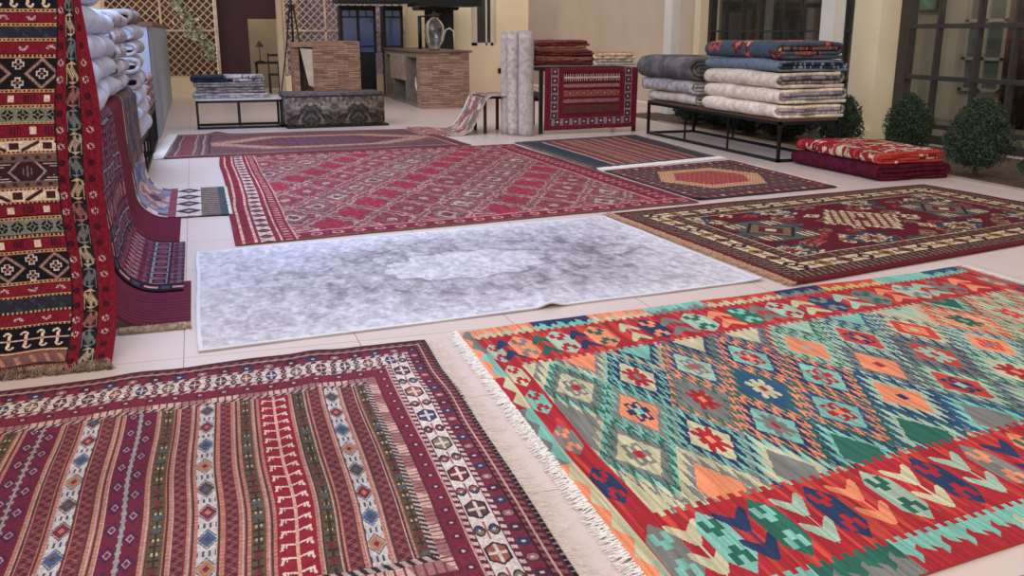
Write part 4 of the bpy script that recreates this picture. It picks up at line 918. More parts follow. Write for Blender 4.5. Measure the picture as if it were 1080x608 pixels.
# back bench
z = 0.463; g = 'folded grey rugs on the low back bench'
for i, (h, W, L, cx, m, lb) in enumerate(((0.085, 1.16, 0.5, 0.50, PALEB, 'pale folded rug lowest of the four on the low back bench'), (0.085, 1.05, 0.5, 0.50, GREYR, 'grey folded rug second from the bottom on the low back bench'), (0.08, 1.08, 0.5, 0.47, GREYR, 'thin grey folded rug third from the bottom on the low back bench'),
        (0.10, 1.13, 0.5, 0.46, None, 'half navy half pale folded rug on top of the low back bench pile'))):
    if m: folded('folded_rug', lb, cx, 15.44, z, W, L, h, m, flip=1, group=g, seed=20 + i, layers=2.25)
    else:
        def d_navy(W_, L_, nu, nv):
            c = Cloth(W_, L_, nu, nv, (186, 176, 178)); n = fbm(nv, nu, 8, 60, 3, 3); c.p(n > 0.55, (110, 100, 104)); u = fr(c.U / 1.05); 
            x = np.interp(c.U, [0, 0.98, 1.13, 2.0, 2.2, 3.1, 3.3, 4.2, 4.4, 9], [1, 0, 0, 0.95, 0.95, 0, 0, 0.9, 0.9, 0]); c.p(x < 0.52, (44, 46, 62)); return c.jitter(8).a
        folded('folded_rug', lb, cx, 15.44, z, W, L, h, WOOL, flip=1, group=g, seed=20 + i, layers=2.25, design=d_navy)
    z += h * 0.98
# left piles: blue white backs of rolled-over rugs facing the aisle
def pile(y0, L, z0, hs, m, g, labels, seed, cx=-0.93, W=0.80, name='folded_rug', dx=None, layers=4.3, mats=None, slope=0.0):
    z = z0
    for i, h in enumerate(hs):
        o = folded(name, labels[i], cx + (dx[i] if dx else 0), y0 + 0.05 * math.sin(seed + i * 2.3), z, W, L + 0.06 * math.cos(seed * 3 + i), h, (mats[i] if mats else m), flip=-1, group=g, seed=seed + i, layers=layers, gap=0.15, soft=0.022)
        z += h * 0.985
ordn = ['lowest', 'second from the bottom', 'third from the bottom', 'fourth from the bottom', 'fifth from the bottom', 'sixth from the bottom', 'seventh from the bottom', 'eighth from the bottom']
def labs(n, fmt): return [fmt % (ordn[i] if i < n - 1 else 'topmost') for i in range(n)]
pile(5.02, 1.5, 0.985, [0.15, 0.15, 0.155, 0.16, 0.155], WHITEB, 'folded white rugs in the pile beside the hanging rug', labs(5, 'bluish white folded rug, %s in the pile beside the hanging rug'), 41, cx=-0.93, W=0.80)
pile(6.66, 1.15, 0.985, [0.15, 0.145, 0.15, 0.16], WHITEB, 'folded white rugs in the second left pile', labs(4, 'bluish white folded rug, %s in the second left table pile'), 51, cx=-0.96, W=0.80)
pile(8.02, 1.3, 0.985, [0.12, 0.12, 0.13, 0.13, 0.13], WHITEP, 'folded white figured rugs in the third left pile', labs(5, 'grey figured white folded rug, %s in the third left table pile'), 61, cx=-0.96, W=0.80, layers=4.4)
pile(9.75, 1.4, 0.425, [0.20, 0.15, 0.15, 0.15, 0.16, 0.15, 0.15, 0.13], WHITEB, 'folded white rugs in the tall pile at the left bench', labs(8, 'pale folded rug, %s in the tall pile on the left bench'), 71, cx=-0.93, W=0.84, layers=4.0, mats=[WHITEB, WHITEB, WHITEB, WHITEP, WHITEP, WHITEP, WHITEB, GREYR])
PINK = rugmat('dusty_pink_folded_wool', (190, 164, 168), (116, 76, 86), 10)
pile(12.7, 1.3, 0.505, [0.10, 0.11, 0.11, 0.11], PINK, 'dusty pink folded rugs on the far left bench', labs(4, 'dusty pink folded rug, %s on the bench by the metal cabinet'), 83, cx=-0.93, W=0.74)

# ------------------------------------------------------------------ two folded rugs on the floor at right
def d_redfloral(W, L, nu, nv):
    c = Cloth(W, L, nu, nv, (164, 24, 40)); U, V = c.U, c.V; n = fbm(nv, nu, 36, 60, 15, 3); R = np.random.RandomState(4)
    e = np.minimum(V, L - V)
    m = (V < L * 0.55); c.p(m & (n > 0.52), (120, 84, 66)); c.p(m & (n > 0.58), (206, 184, 150)); c.p((fr(V / 0.32) < 0.14), (196, 60, 54))
    for k in range(26):
        cx, cy = R.rand() * W, R.rand() * L; th = np.arctan2(V - cy, U - cx); d = np.hypot(U - cx, V - cy) / (0.09 + 0.05 * R.rand()) * (1 + 0.4 * np.cos(th * 7)); c.p((d < 1) & (n > 0.5), (214, 196, 162)); c.p(d < 0.4, (120, 30, 40))
    return c.jitter(10).a
DKPILE = rugmat('dark_maroon_pile', (92, 22, 44), (66, 16, 34), 20, (116, 36, 54))
folded('folded_rug', 'dark maroon folded rug lying on the floor beneath a red flowered one', 6.80, 7.82, 0.004, 0.92, 1.42, 0.165, DKPILE, flip=1, group='folded red rugs on the floor', seed=91, soft=0.02)
folded('folded_rug', 'red and cream flowered folded rug on top of the dark maroon one on the floor', 6.78, 7.86, 0.166, 0.84, 1.36, 0.125, WOOL, flip=1, group='folded red rugs on the floor', seed=92, soft=0.022, design=d_redfloral)

# ------------------------------------------------------------------ the room
def struct(name, dims, m, bev=0.0, origin=None):
    o = box(name, dims, m, None, bev); return tag(o, kind='structure')
def tile_mat():
    m, nt, b = base_mat('polished_cream_floor_tile', 0.32)
    b.inputs['Specular IOR Level'].default_value = 0.35
    g = nt.nodes.new('ShaderNodeNewGeometry'); mp = nt.nodes.new('ShaderNodeMapping')
    mp.inputs['Location'].default_value = (0.16, -0.02, 0)
    nt.links.new(g.outputs['Position'], mp.inputs[0])
    br = nt.nodes.new('ShaderNodeTexBrick'); br.offset = 0.0; br.squash = 1.0
    br.inputs['Scale'].default_value = 1.0; br.inputs['Brick Width'].default_value = 0.8; br.inputs['Row Height'].default_value = 0.87
    br.inputs['Mortar Size'].default_value = 0.0028; br.inputs['Mortar Smooth'].default_value = 0.2; br.inputs['Bias'].default_value = 0
    br.inputs['Color1'].default_value = (*lin((224, 203, 194)), 1); br.inputs['Color2'].default_value = (*lin((220, 199, 190)), 1); br.inputs['Mortar'].default_value = (*lin((150, 132, 116)), 1)
    nt.links.new(mp.outputs[0], br.inputs['Vector'])
    n = nt.nodes.new('ShaderNodeTexNoise'); n.inputs['Scale'].default_value = 1.5; n.inputs['Detail'].default_value = 6
    nt.links.new(g.outputs['Position'], n.inputs['Vector'])
    mr = nt.nodes.new('ShaderNodeMapRange'); mr.inputs['To Min'].default_value = 0.93; mr.inputs['To Max'].default_value = 1.05
    nt.links.new(n.outputs['Fac'], mr.inputs['Value'])
    vm = nt.nodes.new('ShaderNodeVectorMath'); vm.operation = 'SCALE'; nt.links.new(br.outputs['Color'], vm.inputs[0]); nt.links.new(mr.outputs[0], vm.inputs['Scale'])
    nt.links.new(vm.outputs[0], b.inputs['Base Color'])
    return m
FLOORM = tile_mat()
struct('floor', (-6.0, 7.28, -1.5, 27.6, -0.12, 0.0), FLOORM)
SOIL = mat('planter_soil', (104, 80, 62), (70, 54, 44), 9, 0.98, bump=0.8, bscale=40)
struct('trim_1', (7.2795, 7.36, -1.5, 14.6, -0.12, 0.012), mat('concrete_kerb', (176, 156, 138), (156, 138, 122), 5, 0.9), 0.006)
struct('floor_planter_bed', (7.36, 9.25, -1.5, 16.3, -0.14, -0.015), SOIL)
struct('floor_paving', (7.28, 9.0, 16.3, 27.6, -0.12, 0.0), FLOORM)
CREAMW = mat('cream_render', (246, 230, 198), (240, 222, 188), 1.5, 0.92, bump=0.15, bscale=60)
BEIGEW = mat('beige_render', (206, 188, 166), (198, 180, 158), 1.2, 0.92, bump=0.15, bscale=60)
WHITEW = mat('white_paint', (228, 222, 212), (216, 210, 200), 2, 0.7)
TOP = 3.4
# back wall with the deep window niche
bm = bmesh.new()
bx(bm, 6.0, 6.52, 23.3, 23.7, 0, TOP); bx(bm, 7.16, 8.0, 23.3, 23.7, 0, TOP); bx(bm, 6.52, 7.16, 23.3, 23.7, 0, 1.12); bx(bm, 6.52, 7.16, 23.3, 23.7, 2.9, TOP)
tag(from_bm('wall_back', bm, CREAMW), kind='structure')
struct('wall_back_recess', (4.86, 6.0, 24.3, 24.5, 0, TOP), CREAMW)
struct('wall_right', (9.1, 9.4, 16.45, 27.6, 0, TOP), BEIGEW)
struct('wall_far', (7.7, 9.4, 26.9, 27.2, 0, TOP), BEIGEW)
struct('wall_left', (-6.2, -6.0, -1.5, 27.6, 0, TOP), CREAMW)
struct('wall_back_left', (-6.0, -1.84, 23.3, 23.5, 0, TOP), CREAMW)
# niche window
GLASS, nt, b = base_mat('window_glass', 0.03); b.inputs['Transmission Weight'].default_value = 1.0; b.inputs['IOR'].default_value = 1.45; b.inputs['Base Color'].default_value = (0.85, 0.88, 0.86, 1)
DARKF = mat('dark_window_frame', (44, 40, 40), (36, 33, 34), 10, 0.5)
t = thing('window_1', None, None, (6.52, 23.55, 1.12)); tag(t, kind='structure')
bm = bmesh.new(); bx(bm, 0, 0.64, 0, 0.06, 0, 0.07); bx(bm, 0, 0.64, 0, 0.06, 1.73, 1.78); bx(bm, 0, 0.22, 0, 0.06, 0, 1.78); bx(bm, 0.57, 0.64, 0, 0.06, 0, 1.78); bx(bm, 0.44, 0.48, 0, 0.06, 0, 1.78)
from_bm('window_frame', bm, WHITEW, t); box('window_pane', (0.05, 0.59, 0.02, 0.035, 0.05, 1.73), mat('dusky_glazing', (66, 66, 66), (54, 54, 56), 3, 0.15), t)
# ---- lattice screens
LAT = mat('weathered_lattice_wood', (226, 198, 168), (198, 166, 134), 6, 0.8)
def lattice(name, label, x0, x1, z0, z1, y, pitch=0.175, w=0.022):
    t = thing(name, label, 'lattice screen', (x0, y, z0)); Wd = x1 - x0; Hd = z1 - z0
    for sg, yy in ((1, 0.0), (-1, 0.022)):
        bm = bmesh.new(); k = -int(Hd / pitch) - 2
        while k * pitch < Wd + Hd:
            a = k * pitch
            # line x = a + sg*(z) clipped to the frame
            pts = []
            zlo, zhi = 0.0, Hd
            if sg == 1: za, zb = max(zlo, -a), min(zhi, Wd - a); f = lambda z: a + z
            else: za, zb = max(zlo, a - Wd), min(zhi, a); f = lambda z: a - z
            if zb - za > 0.03: bar(bm, (f(za), yy, za), (f(zb), yy, zb), w)
            k += 1
        for v in bm.verts: v.co.y = yy + (v.co.y - yy) * 0.5
        from_bm('lattice_slats', bm, LAT, t)
    bm = bmesh.new()
    for a in (0, Wd): bar(bm, (a, 0.01, 0), (a, 0.01, Hd), 0.06)
    for a in (0, Hd): bar(bm, (0, 0.01, a), (Wd, 0.01, a), 0.06)
    from_bm('frame', bm, LAT, t)
    bm = bmesh.new(); bar(bm, (0, -0.02, 1.48 - z0), (Wd, -0.02, 1.48 - z0), 0.045)
    n = int(Wd // 1.3)
    for i in range(1, n + 1): bar(bm, (Wd * i / (n + 1), -0.02, 0), (Wd * i / (n + 1), -0.02, Hd), 0.045)
    from_bm('batten', bm, LAT, t); return t
lattice('lattice_screen', 'brown diamond lattice screen at left of the dark doorway', -1.84, 0.52, 0.46, 3.3, 23.25)
lattice('lattice_screen', 'diamond lattice screen against a wall coloured like violet light right of the dark doorway', 2.02, 4.84, 0.46, 3.3, 23.25)
struct('wall_plinth_left', (-1.84, 0.52, 23.2, 23.42, 0, 0.45), CREAMW)
struct('wall_plinth_right', (1.98, 4.84, 23.2, 23.42, 0, 0.45), CREAMW)
struct('wall_behind_lattice_left', (-1.9, 0.5, 24.6, 24.8, 0, TOP), mat('brown_earth_wall', (112, 86, 70), (84, 62, 50), 2.5, 0.9))
struct('wall_behind_lattice_right', (2.0, 4.9, 24.6, 24.8, 0, TOP), mat('violet_light_wall', (158, 150, 186), (122, 118, 156), 2.0, 0.8))  # right wall: violet light behind the lattice painted into its colour
# door way: dark maroon panels with an open inner door
MARP = mat('dark_maroon_panel', (64, 30, 38), (56, 26, 34), 3, 0.7)
bm = bmesh.new(); bx(bm, 0.52, 1.22, 23.45, 23.55, 0, TOP); bx(bm, 1.22, 1.86, 23.45, 23.55, 1.74, TOP); o = from_bm('door_1', bm, MARP); tag(o, kind='structure')
struct('trim_2', (1.86, 1.98, 23.2, 23.55, 0, TOP), mat('cream_jamb', (206, 190, 164), (190, 174, 148), 2, 0.8), 0.004)
struct('wall_inner_room', (0.6, 2.4, 26.6, 26.8, 0, TOP), mat('olive_cream_wall', (176, 162, 136), (160, 148, 122), 2, 0.9))
struct('wall_inner_side', (2.30, 2.42, 23.6, 26.6, 0, TOP), mat('olive_cream_wall_side', (170, 156, 130), (160, 148, 122), 2, 0.9))
DKW = mat('dark_stained_wood', (44, 34, 34), (34, 28, 28), 8, 0.5)
t = thing('side_table', 'dark side table inside the room beyond the doorway', 'table', (1.55, 25.2, 0))
box('tabletop', (-0.15, 0.5, -0.25, 0.25, 0.68, 0.73), DKW, t, 0.005)
for x in (-0.1, 0.45):
    for y in (-0.2, 0.2): box('leg', (x - 0.02, x + 0.02, y - 0.02, y + 0.02, 0, 0.68), DKW, t)
t = thing('desk_lamp', 'thin dark lamp standing on the table beyond the doorway', 'lamp', (1.55, 25.2, 0.73))
bm = bmesh.new(); lathe(bm, [(0.0, 0), (0.09, 0), (0.09, 0.02), (0.01, 0.03)], 16); from_bm('base', bm, DKW, t, True)
bm = bmesh.new(); tube(bm, [(0, 0, 0.02), (0, 0, 0.5)], 0.01); from_bm('pole', bm, DKW, t, True)
bm = bmesh.new(); lathe(bm, [(0.02, 0.5), (0.10, 0.36)], 16); from_bm('lamp_shade', bm, DKW, t, True)
t = thing('wooden_chair', 'dark chair half visible in the room beyond the doorway', 'chair', (1.86, 24.3, 0))
box('seat', (-0.2, 0.2, -0.2, 0.2, 0.43, 0.47), DKW, t, 0.005)
bm = bmesh.new(); bar(bm, (0.16, 0.18, 0.45), (0.10, 0.30, 0.95), 0.03); bar(bm, (-0.16, 0.18, 0.45), (-0.16, 0.30, 0.95), 0.03); bar(bm, (-0.16, 0.29, 0.9), (0.12, 0.29, 0.9), 0.05); from_bm('backrest', bm, DKW, t)
for x in (-0.17, 0.17):
    for y in (-0.17, 0.17): box('leg', (x - 0.018, x + 0.018, y - 0.018, y + 0.018, 0, 0.43), DKW, t)

# ---- leaves
def leaves(name, m, parent, n, fn, size, seed=1, loc=None):
    R = np.random.RandomState(seed); c = fn(R, n); d = R.randn(n, 3); d /= np.linalg.norm(d, axis=1)[:, None]; e = R.randn(n, 3); e -= (e * d).sum(1)[:, None] * d; e /= np.linalg.norm(e, axis=1)[:, None]
    L = size * (0.6 + 0.8 * R.rand(n))[:, None]; w = L * 0.42; nrm = np.cross(d, e) * L * 0.12
    V = np.stack([c - d * L * 0.5, c + e * w * 0.5 + nrm, c + d * L * 0.5, c - e * w * 0.5 + nrm], 1).reshape(-1, 3)
    return mesh_np(name, V, np.arange(n * 4).reshape(n, 4), m, parent, smooth=False)
LEAF = mat('boxwood_leaf', (62, 80, 54), (34, 48, 36), 14, 0.6)
LEAFD = mat('dark_planter_leaf', (46, 60, 42), (28, 38, 30), 10, 0.6)
TWIG = mat('shrub_twig', (126, 106, 84), (90, 72, 56), 20, 0.9)
def shrub(x, y, rx, h, label, seed, n=7500, m=None, z=-0.015, base=0.10, size=0.034):
    t = thing('potted_shrub' if False else 'shrub', label, 'shrub', (x, y, z), 0)
    def fn(R, n):
        h01 = R.beta(1.5, 1.7, n); a = R.rand(n) * 2 * PI; w = np.interp(h01, [0, 0.12, 0.38, 0.7, 0.9, 1.0], [0.35, 0.82, 1.0, 0.74, 0.42, 0.08])
        w = w * (1 + 0.14 * np.sin(a * 4 + seed + h01 * 9) + 0.08 * np.sin(a * 9 - seed * 2 + h01 * 17)) ; r = rx * w * R.rand(n) ** 0.4
        p = np.stack([r * np.cos(a), r * np.sin(a), base + (h - base) * h01 + R.randn(n) * 0.012], 1); return p
    leaves('foliage', m or LEAF, t, n, fn, size, seed)
    bm = bmesh.new(); R = random.Random(seed)
    for k in range(9):
        a = R.random() * 6.28; rr = rx * 0.6 * R.random(); tube(bm, [(0.02 * math.cos(a), 0.02 * math.sin(a), -0.02), (rr * 0.3 * math.cos(a), rr * 0.3 * math.sin(a), h * 0.3), (rr * math.cos(a), rr * math.sin(a), h * 0.75)], [0.012, 0.008, 0.004], 5)
    from_bm('stem', bm, TWIG, t, True); return t
shrub(7.70, 10.25, 0.29, 0.72, 'dark green shrub beside the cream column and the near end of the right bench', 3)
shrub(7.98, 9.35, 0.28, 0.76, 'rounded green shrub in front of the dark frame edge, second of the clipped shrubs', 5)
shrub(7.66, 7.90, 0.34, 0.82, 'large rounded green shrub nearest behind the folded red rugs on the floor', 8, 9500)
shrub(7.68, 7.02, 0.24, 0.42, 'small green shrub cut off by the right edge of the picture', 9)
for i, (x, y) in enumerate(((7.75, 11.5), (7.7, 12.4), (7.8, 13.3), (7.75, 14.1))):
    shrub(x, y, 0.40, 0.70, ['dark planter shrub just behind the shrub by the cream column', 'dark shrub behind the middle of the right bench', 'dark shrub behind the far half of the right bench', 'dark shrub behind the far end of the right bench'][i], 20 + i, 4200, LEAFD, base=0.05, size=0.06)
# vine on the left lattice, its sunlit look painted into the pale leaf colour
def vf(R, n):
    s = R.rand(n); x = -0.55 + 0.75 * s + R.randn(n) * (0.05 + 0.06 * np.sin(s * PI)); z = 2.2 - 1.35 * s + R.randn(n) * 0.05; return np.stack([x, R.randn(n) * 0.04, z], 1)
t = thing('climbing_vine', 'sparse vine with bright leaves climbing the left lattice screen', 'vine', (0.18, 23.08, 0))
leaves('foliage', mat('painted_sunlit_leaf', (226, 232, 206), (120, 140, 84), 9, 0.5), t, 420, vf, 0.10, 4)
bm = bmesh.new(); tube(bm, [(0.28, 0.02, 0.0), (0.2, 0.0, 0.8), (-0.1, 0.02, 1.5), (-0.5, 0.0, 2.2), (-0.7, 0.0, 3.0)], 0.010, 6); from_bm('stem', bm, TWIG, t, True)

# ---- corrugated metal cabinet at left
METAL, nt, b = base_mat('blue_grey_sheet_metal', 0.38); b.inputs['Metallic'].default_value = 0.75; b.inputs['Base Color'].default_value = (*lin((176, 190, 206)), 1)
t = thing('metal_cabinet', 'tall corrugated blue grey metal cabinet with a wooden top at the left', 'cabinet', (-1.5, 14.1, 0))
bm = bmesh.new(); prof = []; y = 0.0; n = 0
while y < 8.2:
    prof += [(0.92, y), (0.92, y + 0.10), (0.955, y + 0.14), (0.955, y + 0.24)]; y += 0.28
vs = [(bm.verts.new((x, yy, 0.0)), bm.verts.new((x, yy, 1.52))) for x, yy in prof]
for a, b2 in zip(vs, vs[1:]): bm.faces.new((a[0], b2[0], b2[1], a[1]))
bx(bm, 0.0, 0.915, 0.0, 8.2, 0.0, 1.52)
from_bm('body', bm, METAL, t)
box('cabinet_top', (-0.02, 0.99, -0.05, 8.45, 1.52, 1.58), mat('brown_board', (130, 86, 60), (100, 64, 44), 6, 0.7, stretch=(1, 0.3, 1)), t, 0.004)
# ---- ottoman
def bark_mat():
    m, nt, b = base_mat('bark_print_cloth', 0.9)
    tc = nt.nodes.new('ShaderNodeTexCoord'); sep = nt.nodes.new('ShaderNodeSeparateXYZ'); nt.links.new(tc.outputs['Object'], sep.inputs[0])
    ab = nt.nodes.new('ShaderNodeMath'); ab.operation = 'PINGPONG'; ab.inputs[1].default_value = 0.37; nt.links.new(sep.outputs[0], ab.inputs[0])
    cb = nt.nodes.new('ShaderNodeCombineXYZ'); nt.links.new(ab.outputs[0], cb.inputs[0]); nt.links.new(sep.outputs[1], cb.inputs[1]); nt.links.new(sep.outputs[2], cb.inputs[2])
    n = nt.nodes.new('ShaderNodeTexNoise'); n.inputs['Scale'].default_value = 8; n.inputs['Detail'].default_value = 8; n.inputs['Distortion'].default_value = 1.6; nt.links.new(cb.outputs[0], n.inputs['Vector'])
    r = nt.nodes.new('ShaderNodeValToRGB'); e = r.color_ramp.elements; e[0].position = 0.38; e[0].color = (*lin((40, 36, 36)), 1); e[1].position = 0.66; e[1].color = (*lin((158, 138, 124)), 1)
    x = e.new(0.5); x.color = (*lin((92, 84, 76)), 1)
    nt.links.new(n.outputs['Fac'], r.inputs[0]); nt.links.new(r.outputs[0], b.inputs['Base Color']); return m
t = thing('ottoman', 'long low ottoman covered in dark bark patterned cloth', 'ottoman', (1.27, 15.1, 0), 0.06)
bm = bmesh.new(); bx(bm, 0, 1.54, 0, 0.75, 0.03, 0.50, bev=0.03); from_bm('body', bm, bark_mat(), t, True)
bm = bmesh.new(); bx(bm, -0.012, 1.552, -0.012, 0.762, 0.47, 0.53, bev=0.02); from_bm('lid_cushion', bm, mat('grey_brown_top_cloth', (110, 100, 98), (70, 64, 64), 14, 0.9), t, True)
box('plinth', (0.0, 1.60, 0.0, 0.70, 0.0, 0.03), BLACKM, t)
# ---- stone clad islands
def stone_mat():
    m, nt, b = base_mat('split_stone_cladding', 0.9)
    tc = nt.nodes.new('ShaderNodeTexCoord'); sep = nt.nodes.new('ShaderNodeSeparateXYZ'); nt.links.new(tc.outputs['Object'], sep.inputs[0])
    ad = nt.nodes.new('ShaderNodeMath'); ad.operation = 'ADD'; nt.links.new(sep.outputs[0], ad.inputs[0]); nt.links.new(sep.outputs[1], ad.inputs[1])
    cb = nt.nodes.new('ShaderNodeCombineXYZ'); nt.links.new(ad.outputs[0], cb.inputs[0]); nt.links.new(sep.outputs[2], cb.inputs[1])
    br = nt.nodes.new('ShaderNodeTexBrick'); br.inputs['Scale'].default_value = 1; br.inputs['Brick Width'].default_value = 0.21; br.inputs['Row Height'].default_value = 0.034; br.inputs['Mortar Size'].default_value = 0.003; br.offset = 0.37
    br.inputs['Color1'].default_value = (*lin((186, 150, 128)), 1); br.inputs['Color2'].default_value = (*lin((130, 100, 84)), 1); br.inputs['Mortar'].default_value = (*lin((104, 78, 66)), 1)
    nt.links.new(cb.outputs[0], br.inputs['Vector']); 
    n = nt.nodes.new('ShaderNodeTexNoise'); n.inputs['Scale'].default_value = 9; n.inputs['Detail'].default_value = 6; nt.links.new(tc.outputs['Object'], n.inputs['Vector'])
    mx = nt.nodes.new('ShaderNodeVectorMath'); mx.operation = 'SCALE'; mr = nt.nodes.new('ShaderNodeMapRange'); mr.inputs['To Min'].default_value = 0.7; mr.inputs['To Max'].default_value = 1.25
    nt.links.new(n.outputs['Fac'], mr.inputs['Value']); nt.links.new(br.outputs['Color'], mx.inputs[0]); nt.links.new(mr.outputs[0], mx.inputs['Scale']); nt.links.new(mx.outputs[0], b.inputs['Base Color'])
    bp = nt.nodes.new('ShaderNodeBump'); bp.inputs['Strength'].default_value = 0.9; bp.inputs['Distance'].default_value = 0.02; nt.links.new(br.outputs['Fac'], bp.inputs['Height']); bp.invert = True; nt.links.new(bp.outputs[0], b.inputs['Normal'])
    return m
STONE = stone_mat(); STONETOP = mat('sandstone_top', (170, 140, 118), (140, 112, 94), 8, 0.8)
t = thing('stone_island', 'square stone clad bar island with a slanted pale panel on its left', 'bar counter', (1.85, 19.5, 0))
bm = bmesh.new(); bx(bm, 0.36, 1.29, 0, 0.9, 0, 1.27); bx(bm, 0.0, 0.10, 0.10, 0.9, 0, 1.18); from_bm('stone_body', bm, STONE, t)
box('countertop', (-0.02, 0.36, 0.0, 0.9, 1.16, 1.25), STONETOP, t, 0.004); box('back_panel', (0.10, 0.36, 0.35, 0.9, 0, 1.16), mat('brown_back_board', (96, 76, 64), (80, 62, 52), 6, 0.9), t)  # back panel in a plain dark brown
bm = bmesh.new(); v = [bm.verts.new(p) for p in ((0.12, 0.02, 1.14), (0.355, 0.02, 1.12), (0.36, 0.05, 0.38), (0.26, 0.05, 0.42))]; bm.faces.new(v); r = bmesh.ops.extrude_face_region(bm, geom=bm.faces[:]); bmesh.ops.translate(bm, verts=[e for e in r['geom'] if isinstance(e, bmesh.types.BMVert)], vec=(0, 0.03, 0))
from_bm('slanted_panel', bm, mat('pale_marble_panel', (206, 196, 180), (186, 176, 160), 4, 0.6), t)
# outdoor kitchen counter
t = thing('kitchen_counter', 'stone clad outdoor kitchen counter with open bays running to the back', 'counter', (4.12, 18.3, 0))
bm = bmesh.new(); bx(bm, 0.0, 0.95, 0.0, 0.45, 0, 1.06); from_bm('stone_end', bm, STONE, t)
GREYP = mat('grey_cement_panel', (134, 120, 108), (112, 100, 90), 5, 0.8)
bm = bmesh.new(); bx(bm, 0.0, 0.85, 0.45, 3.8, 0.96, 1.05); bx(bm, 0.0, 0.85, 0.45, 3.8, 0, 0.06)
for y0, y1 in ((1.4, 1.55), (2.7, 2.85), (3.7, 3.8)): bx(bm, 0.0, 0.85, y0, y1, 0.06, 0.96)
bx(bm, 0.8, 0.85, 0.45, 3.8, 0.06, 0.96); from_bm('counter_body', bm, GREYP, t)
box('countertop', (-0.04, 1.0, -0.04, 3.82, 1.06, 1.10), mat('brown_stone_top', (120, 92, 76), (96, 72, 60), 6, 0.6), t, 0.004)
box('front_panel', (-0.03, 0.0, 1.5, 3.0, 0.48, 1.0), mat('pale_cement_panel', (162, 144, 128), (142, 126, 112), 5, 0.8), t)
box('bay_lining', (0.3, 0.8, 0.5, 3.7, 0.06, 0.95), mat('near_black_lining', (38, 34, 34), (28, 26, 28), 5, 0.9), t)  # near-black block filling the open bays
bm = bmesh.new()
for k in range(3):
    tube(bm, [(0.12, 0.55 + 0.05 * k, 0.08), (0.05, 0.62 + 0.08 * k, 0.30 + 0.05 * k), (0.10, 0.9 + 0.05 * k, 0.45 + 0.05 * k), (0.2, 1.25, 0.56)], 0.014, 8)
o = from_bm('water_hose', bm, WHITEW, None, True); o.location = (4.12, 18.3, 0); tag(o, 'white hose coiled in the open bay of the kitchen counter', 'hose')
# jug on the counter
JG, nt, b = base_mat('clear_jug_glass', 0.02); b.inputs['Transmission Weight'].default_value = 1.0; b.inputs['IOR'].default_value = 1.45; b.inputs['Base Color'].default_value = (0.95, 0.99, 0.99, 1)
t = thing('glass_jug', 'large clear glass jug with a curved handle standing on the stone counter', 'jug', (4.47, 18.65, 1.10))
bm = bmesh.new(); out = [(0.0, 0.0), (0.09, 0.0), (0.10, 0.02), (0.17, 0.18), (0.20, 0.36), (0.18, 0.48), (0.12, 0.56), (0.08, 0.60), (0.10, 0.64)]; inn = [(max(r - 0.008, 0.0), z + (0.012 if z < 0.03 else 0)) for r, z in out[::-1]]
lathe(bm, out + inn, 36); from_bm('jug_body', bm, JG, t, True)
bm = bmesh.new(); tube(bm, [(0.16, 0, 0.16), (0.22, -0.02, 0.38), (0.30, -0.02, 0.42), (0.38, -0.02, 0.36), (0.40, -0.02, 0.0)], 0.012, 10); from_bm('jug_handle', bm, WHITEW, t, True)
bm = bmesh.new(); lathe(bm, [(0.0, 0.63), (0.10, 0.63), (0.105, 0.66), (0.04, 0.68), (0.03, 0.72), (0.0, 0.73)], 20); from_bm('jug_lid', bm, BLACKM, t, True)
# black cabinets and hood
BGL, nt, b = base_mat('blue_lit_glass', 0.1); b.inputs['Base Color'].default_value = (*lin((74, 88, 132)), 1); b.inputs['Specular IOR Level'].default_value = 0.8  # blue light on the panes is painted into their colour
def cupboard(x, y, w, lab, npan=2):
    t = thing('glass_cupboard', lab, 'cupboard', (x, y, 0), 0, 'black glazed cupboards in front of the right lattice')
    bm = bmesh.new(); pw = w / npan
    bx(bm, 0, w, 0.02, 0.35, 0.0, 0.98); bx(bm, 0, w, 0.30, 0.35, 0.98, 1.98); bx(bm, -0.03, w + 0.03, -0.02, 0.38, 1.94, 2.02)
    for i in range(npan + 1): bx(bm, i * pw - 0.03, i * pw + 0.03, 0.0, 0.35, 0.98, 1.94)
    from_bm('carcass', bm, BLACKM, t)
    for i in range(npan):
        d = box('glass_door', (i * pw + 0.03, (i + 1) * pw - 0.03, 0.02, 0.04, 1.0, 1.92), BGL, t)
        for zz in (1.76, 1.12): box('glazing_bar', (i * pw + 0.03, (i + 1) * pw - 0.03, 0.0, 0.02, zz, zz + 0.03), BLACKM, d)
        box('glazing_bar', ((i + .5) * pw - 0.01, (i + .5) * pw + 0.01, 0.0, 0.02, 1.79, 1.92), BLACKM, d)
    return t
cupboard(3.18, 22.2, 0.76, 'wider black cupboard with two blue glazed doors left of the lattice gap')
cupboard(4.16, 22.2, 0.40, 'narrower black cupboard with one blue glazed door right of the lattice gap', 1)
bm = bmesh.new(); bx(bm, 0, 3.2, 0, 0.9, 0, 0.10); bx(bm, 1.7, 3.2, 0.0, 0.9, -0.06, 0.0)
o = from_bm('canopy_beam', bm, BLACKM); o.location = (3.0, 21.3, 2.06); tag(o, 'black horizontal canopy beam over the outdoor kitchen', 'beam')
t = thing('range_hood', 'tall black stove hood and backing beside the glass jug', 'hood', (5.35, 22.6, 0))
box('backing', (-0.05, 0.62, 0.3, 0.5, 0.9, 2.1), mat('soot_black_panel', (34, 32, 36), (24, 24, 28), 5, 0.7), t); bm = bmesh.new(); bx(bm, -0.35, 0.6, -0.3, 0.5, 1.94, 2.10, bev=0.02); from_bm('hood', bm, BLACKM, t)
